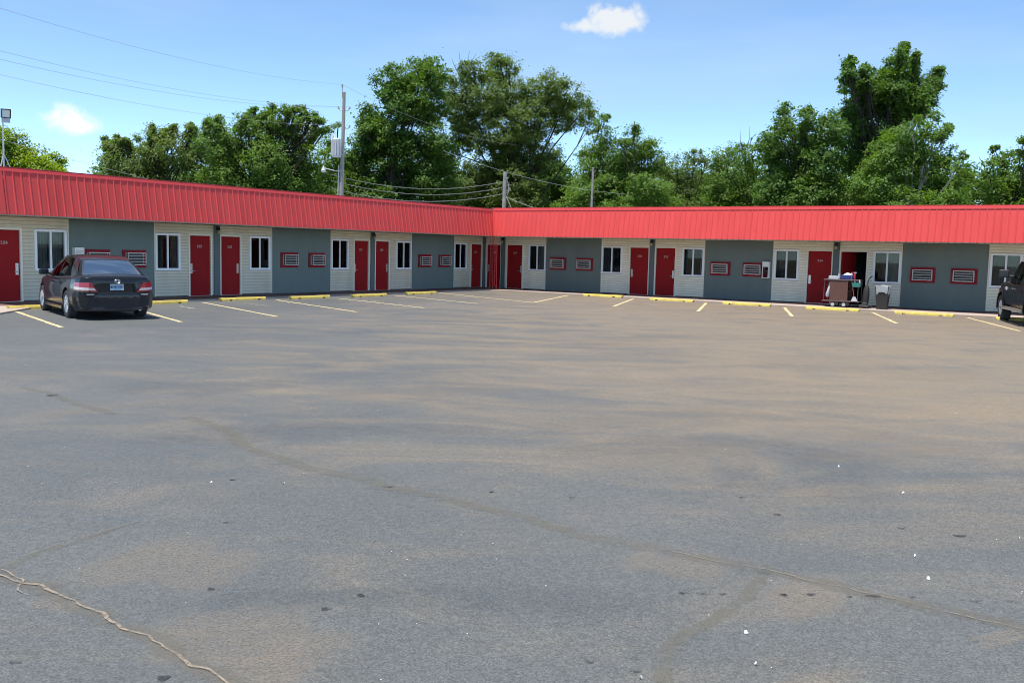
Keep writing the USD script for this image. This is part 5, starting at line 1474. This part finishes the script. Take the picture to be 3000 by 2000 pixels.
def leaf_material(name, col, hue=0.02, spread=0.35, trans=0.42, yellow=(1.2, 1.12, 0.7)):
    n = {'g': ('geometry', {}), 'v': ('map_range', {'to_min': 1 - spread, 'to_max': 1 + spread}),
         'w': ('white_noise_texture', {'dimensions': '1D'}), 'hr': ('map_range', {'to_min': 0.5 - hue, 'to_max': 0.5 + hue}),
         'c': ('hsv', {'color': col}), 'n': ('noise_texture', {'scale': 0.55, 'detail': 3.0}), 'nr': ('map_range', {'from_min': 0.35, 'from_max': 0.68, 'clamp': True}),
         'mx': ('mix', {'color1': col, 'color2': tuple(min(1, a * b) for a, b in zip(col, yellow))}),
         'd': ('principled_bsdf', {'roughness': 0.5, 'specular_ior_level': 0.3}), 't': ('translucent_bsdf', {}), 'tc': ('hsv', {'value': 1.7, 'saturation': 1.1}), 'm': ('mix_closure', {'fac': trans})}
    l = [('g.random_per_island', 'v.value'), ('g.random_per_island', 'w.w'), ('w.value', 'hr.value'), ('hr.result', 'c.hue'), ('v.result', 'c.value'),
         ('g.position', 'n.vector'), ('n.fac', 'nr.value'), ('nr.result', 'mx.fac'), ('mx.color', 'c.color'),
         ('c.color', 'd.base_color'), ('c.color', 'tc.color'), ('tc.color', 't.color'), ('d.BSDF', 'm.closure1'), ('t.BSDF', 'm.closure2')]
    LOOK[name] = usdkit.material(stage, '/World/Looks/' + name, n, l, surface='m.closure')


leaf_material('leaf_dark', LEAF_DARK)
leaf_material('leaf_mid', LEAF_MID)
leaf_material('leaf_olive', LEAF_OLIVE)
leaf_material('leaf_bright', LEAF_BRIGHT)


def leaves(lobes, rng, size, density, droop=0.0, per=46, cl=0.42):
    """lobes: (x, y, z, r). Clumps of small rhombic leaves spread over and through each lobe."""
    C, N, Sz = [], [], []
    for x, y, z, r in lobes:
        n = max(6, int(density * 4 * math.pi * r * r))
        d = rng.normal(0, 1, (n, 3)); d /= np.linalg.norm(d, axis=1)[:, None]
        d[:, 2] = d[:, 2] * 0.9 + 0.12
        rad = r * np.clip(rng.normal(0.88, 0.19, n), 0.2, 1.18)
        C.append(np.array([x, y, z]) + d * rad[:, None]); N.append(d); Sz.append(np.full(n, min(1.0, max(0.38, r / 0.75))))
    C, N, Sz = np.vstack(C), np.vstack(N), np.concatenate(Sz)
    k = rng.poisson(per * (0.35 + 0.65 * Sz))
    cen = np.repeat(C, k, 0); nor = np.repeat(N, k, 0)
    csz = np.repeat(rng.uniform(0.5, 1.25, len(C)) * cl * Sz, k)
    off = rng.normal(0, 1, cen.shape) * csz[:, None] * np.array([0.62, 0.62, 0.42])
    if droop:
        off[:, 2] -= droop * (off[:, 0] ** 2 + off[:, 1] ** 2) * 1.2
    P = cen + off
    m = len(P)
    up = nor * 0.55 + np.array([0, 0, 0.85]) + rng.normal(0, 0.45, (m, 3))
    up /= np.linalg.norm(up, axis=1)[:, None]
    a = rng.normal(0, 1, (m, 3)); a -= up * (a * up).sum(1)[:, None]; a /= np.linalg.norm(a, axis=1)[:, None]
    a[:, 2] -= 0.35; a /= np.linalg.norm(a, axis=1)[:, None]
    b = np.cross(up, a)
    s = size * rng.uniform(0.6, 1.35, m)[:, None]
    V = np.stack([P - a * s * 0.62, P + b * s * 0.34 - a * s * 0.05 + up * s * 0.08, P + a * s * 0.62, P - b * s * 0.34 - a * s * 0.05 + up * s * 0.08], 1)
    F = (np.arange(m) * 4)[:, None, None] + np.array([[0, 1, 2], [0, 2, 3]])[None]
    return V.reshape(-1, 3), F.reshape(-1, 3)


def tree(name, label, Y, px, base_px, mat, seed, size=0.17, density=2.0, bark='bark', back=True, cat='tree', group=None, trunk_r=0.22, depth=2.4, per=34, cl=0.42, sticks=(), sprays=(), trunk_dy=0.0):
    """px: lobes measured on the photograph (column, row, radius, in its pixels) turned into metres at the tree's distance Y"""
    rng = np.random.default_rng(seed)
    k = Y / FPX
    lob = []
    px = list(px)
    for pts_, r0 in sprays:             # long leafy shoots: a chain of ever smaller tufts
        pts_ = np.array(pts_, float)
        for q in np.linspace(0, 1, 9):
            px.append((np.interp(q, np.linspace(0, 1, len(pts_)), pts_[:, 0]), np.interp(q, np.linspace(0, 1, len(pts_)), pts_[:, 1]), r0 * (1 - 0.62 * q)))
    for x, y, r in px:
        y += 9
        hx = (x - 1500) * k
        hz = EYE + (722 + 0.0234 * (x - 1000) - y) * k
        dy = rng.uniform(-depth, depth) * 0.6
        f = (Y + dy) / Y
        lob.append((hx * f, Y + dy, EYE + (hz - EYE) * f, r * k * 1.03))
    bx = (base_px - 1500) * k
    base = np.array([bx, Y + trunk_dy, -0.08])
    allb = list(lob)
    if back:
        for x, y, z, r in lob:
            if r > 0.7:
                allb.append((x + rng.uniform(-0.5, 0.5) * r, y + rng.uniform(0.5, 1.0) * (depth + r), z - 0.25 * r, r * rng.uniform(0.75, 0.95)))
        # skirts below the roof line, unseen from the lot but the tree needs them
        zs = min(z for _, _, z, _ in lob)
        for j in range(5):
            a = j * 1.3 + seed
            allb.append((bx + 1.6 * math.cos(a), Y + 1.6 * math.sin(a), max(1.6, zs - 1.5 + 0.3 * j), 1.1))
    t = thing(name, label, cat, base, 0.0, group)
    zt = max(z for _, _, z, _ in lob)
    cx, cy = np.mean([l_[0] for l_ in lob]), np.mean([l_[1] for l_ in lob])
    tp = np.array([cx * 0.6 + bx * 0.4, cy, zt * 0.72])
    pts = [base, base * 0.55 + tp * 0.45 + rng.normal(0, 0.12, 3), tp]
    if trunk_dy:
        pts[1] = base + np.array([0.05, 0.1, 6.6])
    b = MB().tube(np.array(pts) - base, [trunk_r, trunk_r * 0.7, trunk_r * 0.3], 9)
    for x, y, z, r in lob:
        q = rng.uniform(0.30, 0.85)
        s0 = np.array([np.interp(q, [0, 0.5, 1], [p_[c_] for p_ in pts]) for c_ in range(3)])
        e = np.array([x, y, z + 0.3 * r])
        m_ = (s0 + e) / 2 + rng.normal(0, 0.25, 3) + [0, 0, 0.25]
        b.tube(np.array([s0, m_, e]) - base, [trunk_r * 0.28, trunk_r * 0.15, 0.015], 5, caps=False)
        for _ in range(2):
            e2 = e + rng.normal(0, 0.55, 3) * r
            b.tube(np.array([m_ * 0.4 + e * 0.6, e2]) - base, [0.035, 0.012], 4, caps=False)
    for (x0, y0, x1, y1) in sticks:
        q0 = np.array([(x0 - 1500) * k, Y - 0.5, EYE + (722 + 0.0234 * (x0 - 1000) - y0) * k]); q1 = np.array([(x1 - 1500) * k, Y - 0.5, EYE + (722 + 0.0234 * (x1 - 1000) - y1) * k])
        b.tube(np.array([q0, (q0 + q1) / 2 + rng.normal(0, 0.06, 3), q1]) - base, [0.03, 0.02, 0.008], 4, caps=False)
    obj('trunk', b.m(), bark, t)
    v, f = leaves(allb, rng, size * 0.86, density * 1.15, per=int(per * 2.1), cl=cl)
    NLEAF.append(len(f) // 2)
    obj('crown', (v - base, f), mat, t)
    return t


NLEAF = []
tree('maple_tree', 'bright yellow green rounded tree at the left edge behind the floodlight', 46, [(20, 480, 62), (95, 462, 42), (118, 500, 42), (-60, 450, 80), (45, 425, 36), (10, 405, 34), (140, 515, 24), (-40, 520, 80), (60, 540, 60), (-110, 520, 80)], -10, 'leaf_bright', 1, size=0.15, density=3.2, cl=0.36)
tree('bushy_tree', 'low ragged bushy tree right of the gap of sky at left', 60, [(335, 470, 42), (318, 425, 18), (345, 425, 22), (385, 470, 50), (440, 445, 46), (470, 402, 22), (445, 395, 16), (520, 440, 50), (505, 395, 20), (575, 425, 45), (560, 385, 20), (400, 545, 70), (330, 540, 40), (520, 550, 75), (600, 480, 50)], 430, 'leaf_olive', 2, size=0.15, density=2.3, per=28, sprays=(([(325, 475), (318, 430), (312, 402)], 16), ([(345, 455), (350, 420), (346, 400)], 14), ([(440, 425), (450, 395), (446, 368)], 14), ([(380, 445), (376, 420), (366, 405)], 13), ([(500, 415), (503, 385), (512, 368)], 13), ([(560, 405), (566, 380), (560, 365)], 13), ([(470, 420), (478, 395), (486, 380)], 12)))
tree('elm_tree', 'leafy elm with long arching branches left of the tall pole', 58, [(640, 430, 52), (615, 385, 26), (640, 365, 20), (690, 430, 52), (715, 372, 28), (735, 340, 18), (760, 395, 52), (800, 350, 30), (790, 325, 14), (828, 322, 16), (850, 335, 16), (872, 325, 11), (893, 330, 9), (915, 338, 7), (890, 375, 18), (915, 362, 9), (935, 358, 6), (830, 400, 46), (880, 405, 28), (910, 392, 12), (780, 470, 62), (865, 475, 62), (690, 530, 70), (800, 560, 75), (900, 560, 70), (640, 540, 60)], 760, 'leaf_mid', 3, size=0.15, density=2.5, per=28, depth=2.0, sprays=(([(800, 385), (785, 345), (795, 312)], 16), ([(830, 380), (838, 325), (880, 318)], 15), ([(850, 385), (880, 345), (938, 352)], 14), ([(640, 400), (632, 365), (640, 342)], 13), ([(690, 405), (705, 352), (745, 322)], 15), ([(600, 405), (604, 370), (612, 348)], 12), ([(900, 430), (915, 385), (950, 378)], 12), ([(745, 380), (755, 350), (785, 330)], 14)),
     sticks=((830, 380, 870, 322), (870, 322, 930, 340), (850, 400, 938, 356)))
tree('young_tree', 'thin young tree showing behind the transformer of the tall pole', 64, [(945, 420, 26), (965, 385, 18), (985, 372, 14), (940, 470, 36), (1000, 460, 34), (975, 520, 50), (930, 540, 50), (1000, 570, 50)], 965, 'leaf_mid', 4, size=0.15, density=2.2)
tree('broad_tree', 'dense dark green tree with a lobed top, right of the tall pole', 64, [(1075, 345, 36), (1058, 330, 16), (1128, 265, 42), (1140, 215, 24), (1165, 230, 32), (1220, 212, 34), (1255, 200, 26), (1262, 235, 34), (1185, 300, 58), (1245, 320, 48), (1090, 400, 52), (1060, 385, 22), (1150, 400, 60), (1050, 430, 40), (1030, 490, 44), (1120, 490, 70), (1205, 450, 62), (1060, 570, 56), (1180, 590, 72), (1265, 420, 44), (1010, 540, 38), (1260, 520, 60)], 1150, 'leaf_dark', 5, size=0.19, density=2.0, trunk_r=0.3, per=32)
tree('tall_tree', 'tallest tree of the middle, olive crown with thin bare twigs on top', 70, [(1330, 272, 42), (1310, 235, 22), (1372, 225, 38), (1350, 210, 22), (1435, 200, 36), (1470, 210, 30), (1440, 180, 20), (1400, 290, 65), (1480, 290, 56), (1560, 275, 42), (1600, 255, 36), (1590, 235, 18), (1650, 285, 42), (1690, 330, 32), (1712, 375, 20), (1620, 340, 50), (1540, 360, 58), (1450, 390, 68), (1350, 380, 52), (1420, 480, 68), (1520, 465, 64), (1585, 455, 36), (1500, 560, 76), (1360, 540, 60), (1300, 450, 42), (1330, 330, 46)], 1530, 'leaf_olive', 6, size=0.165, density=1.9, trunk_r=0.36, per=30,
     sticks=((1340, 230, 1330, 172), (1345, 230, 1360, 168), (1350, 225, 1380, 175), (1335, 240, 1310, 190)))
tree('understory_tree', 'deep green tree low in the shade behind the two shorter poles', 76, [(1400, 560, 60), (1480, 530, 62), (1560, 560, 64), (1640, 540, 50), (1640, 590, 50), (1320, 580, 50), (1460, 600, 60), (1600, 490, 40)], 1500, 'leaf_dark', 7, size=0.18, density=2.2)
tree('slender_tree', 'slender light green tree beside the thin pale pole', 62, [(1745, 362, 22), (1752, 340, 12), (1755, 405, 32), (1730, 440, 34), (1700, 440, 22), (1770, 470, 34), (1720, 500, 42), (1685, 550, 34), (1760, 550, 40)], 1735, 'leaf_mid', 8, size=0.15, density=2.1, per=28)
tree('pointed_tree', 'pointed bright green tree right of the thin pale pole', 60, [(1836, 398, 24), (1838, 374, 11), (1868, 428, 34), (1888, 425, 16), (1820, 450, 40), (1890, 478, 40), (1830, 510, 48), (1785, 550, 44), (1880, 560, 54), (1800, 420, 20)], 1845, 'leaf_mid', 9, size=0.16, density=2.2)
tree('hedge_tree', 'low olive tree with a spiky top left of the big dark clump', 66, [(1930, 482, 30), (1924, 462, 12), (2012, 462, 24), (2020, 442, 12), (1970, 500, 38), (2050, 470, 26), (1990, 560, 56), (2060, 530, 50), (1940, 570, 50)], 1980, 'leaf_olive', 10, size=0.15, density=2.2, per=28)
tree('twiggy_tree', 'low tree with dead twigs sticking out of its top', 65, [(2100, 458, 32), (2135, 440, 26), (2160, 438, 20), (2180, 455, 30), (2125, 520, 52), (2200, 495, 34), (2090, 570, 52), (2185, 565, 46)], 2140, 'leaf_mid', 11, size=0.15, density=2.2, per=26,
     sticks=((2150, 450, 2140, 392), (2155, 450, 2165, 380), (2165, 450, 2185, 398), (2175, 455, 2215, 405)))
tree('lumpy_tree', 'lumpy dark tree standing left of the tallest one on the right', 60, [(2278, 340, 28), (2275, 318, 14), (2260, 388, 36), (2330, 350, 26), (2338, 326, 14), (2395, 352, 28), (2330, 410, 48), (2400, 400, 40), (2240, 440, 36), (2300, 480, 58), (2390, 470, 52), (2270, 560, 62), (2380, 560, 64), (2430, 365, 20)], 2320, 'leaf_dark', 12, size=0.19, density=2.1, per=30)
tree('towering_tree', 'tallest tree on the right with clumped upright branches against the sky', 63, [(2448, 196, 19), (2445, 240, 14), (2432, 262, 14), (2490, 220, 22), (2500, 250, 24), (2530, 245, 28), (2545, 205, 18), (2590, 162, 20), (2600, 148, 12), (2585, 205, 30), (2570, 240, 26), (2634, 180, 12), (2625, 215, 16), (2640, 250, 28), (2685, 235, 22), (2700, 215, 12), (2706, 250, 20), (2665, 290, 36), (2540, 305, 50), (2610, 320, 46), (2450, 270, 20), (2480, 330, 34), (2500, 400, 42), (2560, 400, 46), (2480, 470, 38), (2460, 550, 34), (2680, 320, 20), (2440, 330, 22), (2520, 280, 40), (2580, 270, 44), (2640, 320, 40), (2470, 380, 34), (2540, 460, 50)], 2560, 'leaf_dark', 13, size=0.19, density=2.6, trunk_r=0.2, per=30, sprays=(([(2450, 240), (2442, 205), (2455, 178)], 20), ([(2590, 215), (2596, 175), (2602, 140)], 22), ([(2630, 230), (2632, 195), (2640, 166)], 16), ([(2690, 270), (2702, 235), (2708, 205)], 18), ([(2500, 260), (2486, 225), (2492, 200)], 18)))
tree('front_tree', 'mid green tree with a pale bare trunk in front of the tallest right one', 56, [(2690, 345, 22), (2650, 380, 36), (2722, 392, 28), (2740, 375, 12), (2600, 428, 42), (2560, 478, 36), (2680, 440, 46), (2742, 462, 32), (2530, 535, 42), (2620, 500, 46), (2710, 520, 50), (2785, 490, 20), (2790, 455, 14), (2812, 520, 20), (2770, 565, 40), (2570, 570, 34)], 2662, 'leaf_mid', 14, size=0.18, density=2.2, bark='pale_bark', per=30)
tree('edge_tree', 'feathery green tree at the right edge above the roof', 57, [(2900, 450, 28), (2880, 432, 12), (2955, 432, 24), (2963, 410, 14), (3012, 452, 34), (2860, 498, 30), (2930, 508, 44), (3000, 530, 54), (2870, 565, 44), (2960, 590, 46), (3080, 470, 56), (3080, 560, 64)], 2950, 'leaf_mid', 15, size=0.17, density=2.1, per=28)
# the wood's dark foot behind them all
rng = np.random.default_rng(99)
lb = []
for x in np.arange(300, 3150, 46):
    Y = 80 + rng.uniform(-2, 3)
    k = Y / FPX
    lb.append(((x - 1500 + rng.uniform(-15, 15)) * k, Y, EYE + (722 + 0.0234 * (x - 1000) - rng.uniform(525, 590)) * k, rng.uniform(1.3, 2.0)))
    lb.append(((x - 1500 + rng.uniform(-15, 15)) * k, Y + 0.6, 3.2, 1.9))
v, f = leaves(lb, rng, 0.24, 1.5, per=30, cl=0.5)
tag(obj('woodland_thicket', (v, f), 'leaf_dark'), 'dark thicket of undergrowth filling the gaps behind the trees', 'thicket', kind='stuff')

print('leaves', sum(NLEAF))
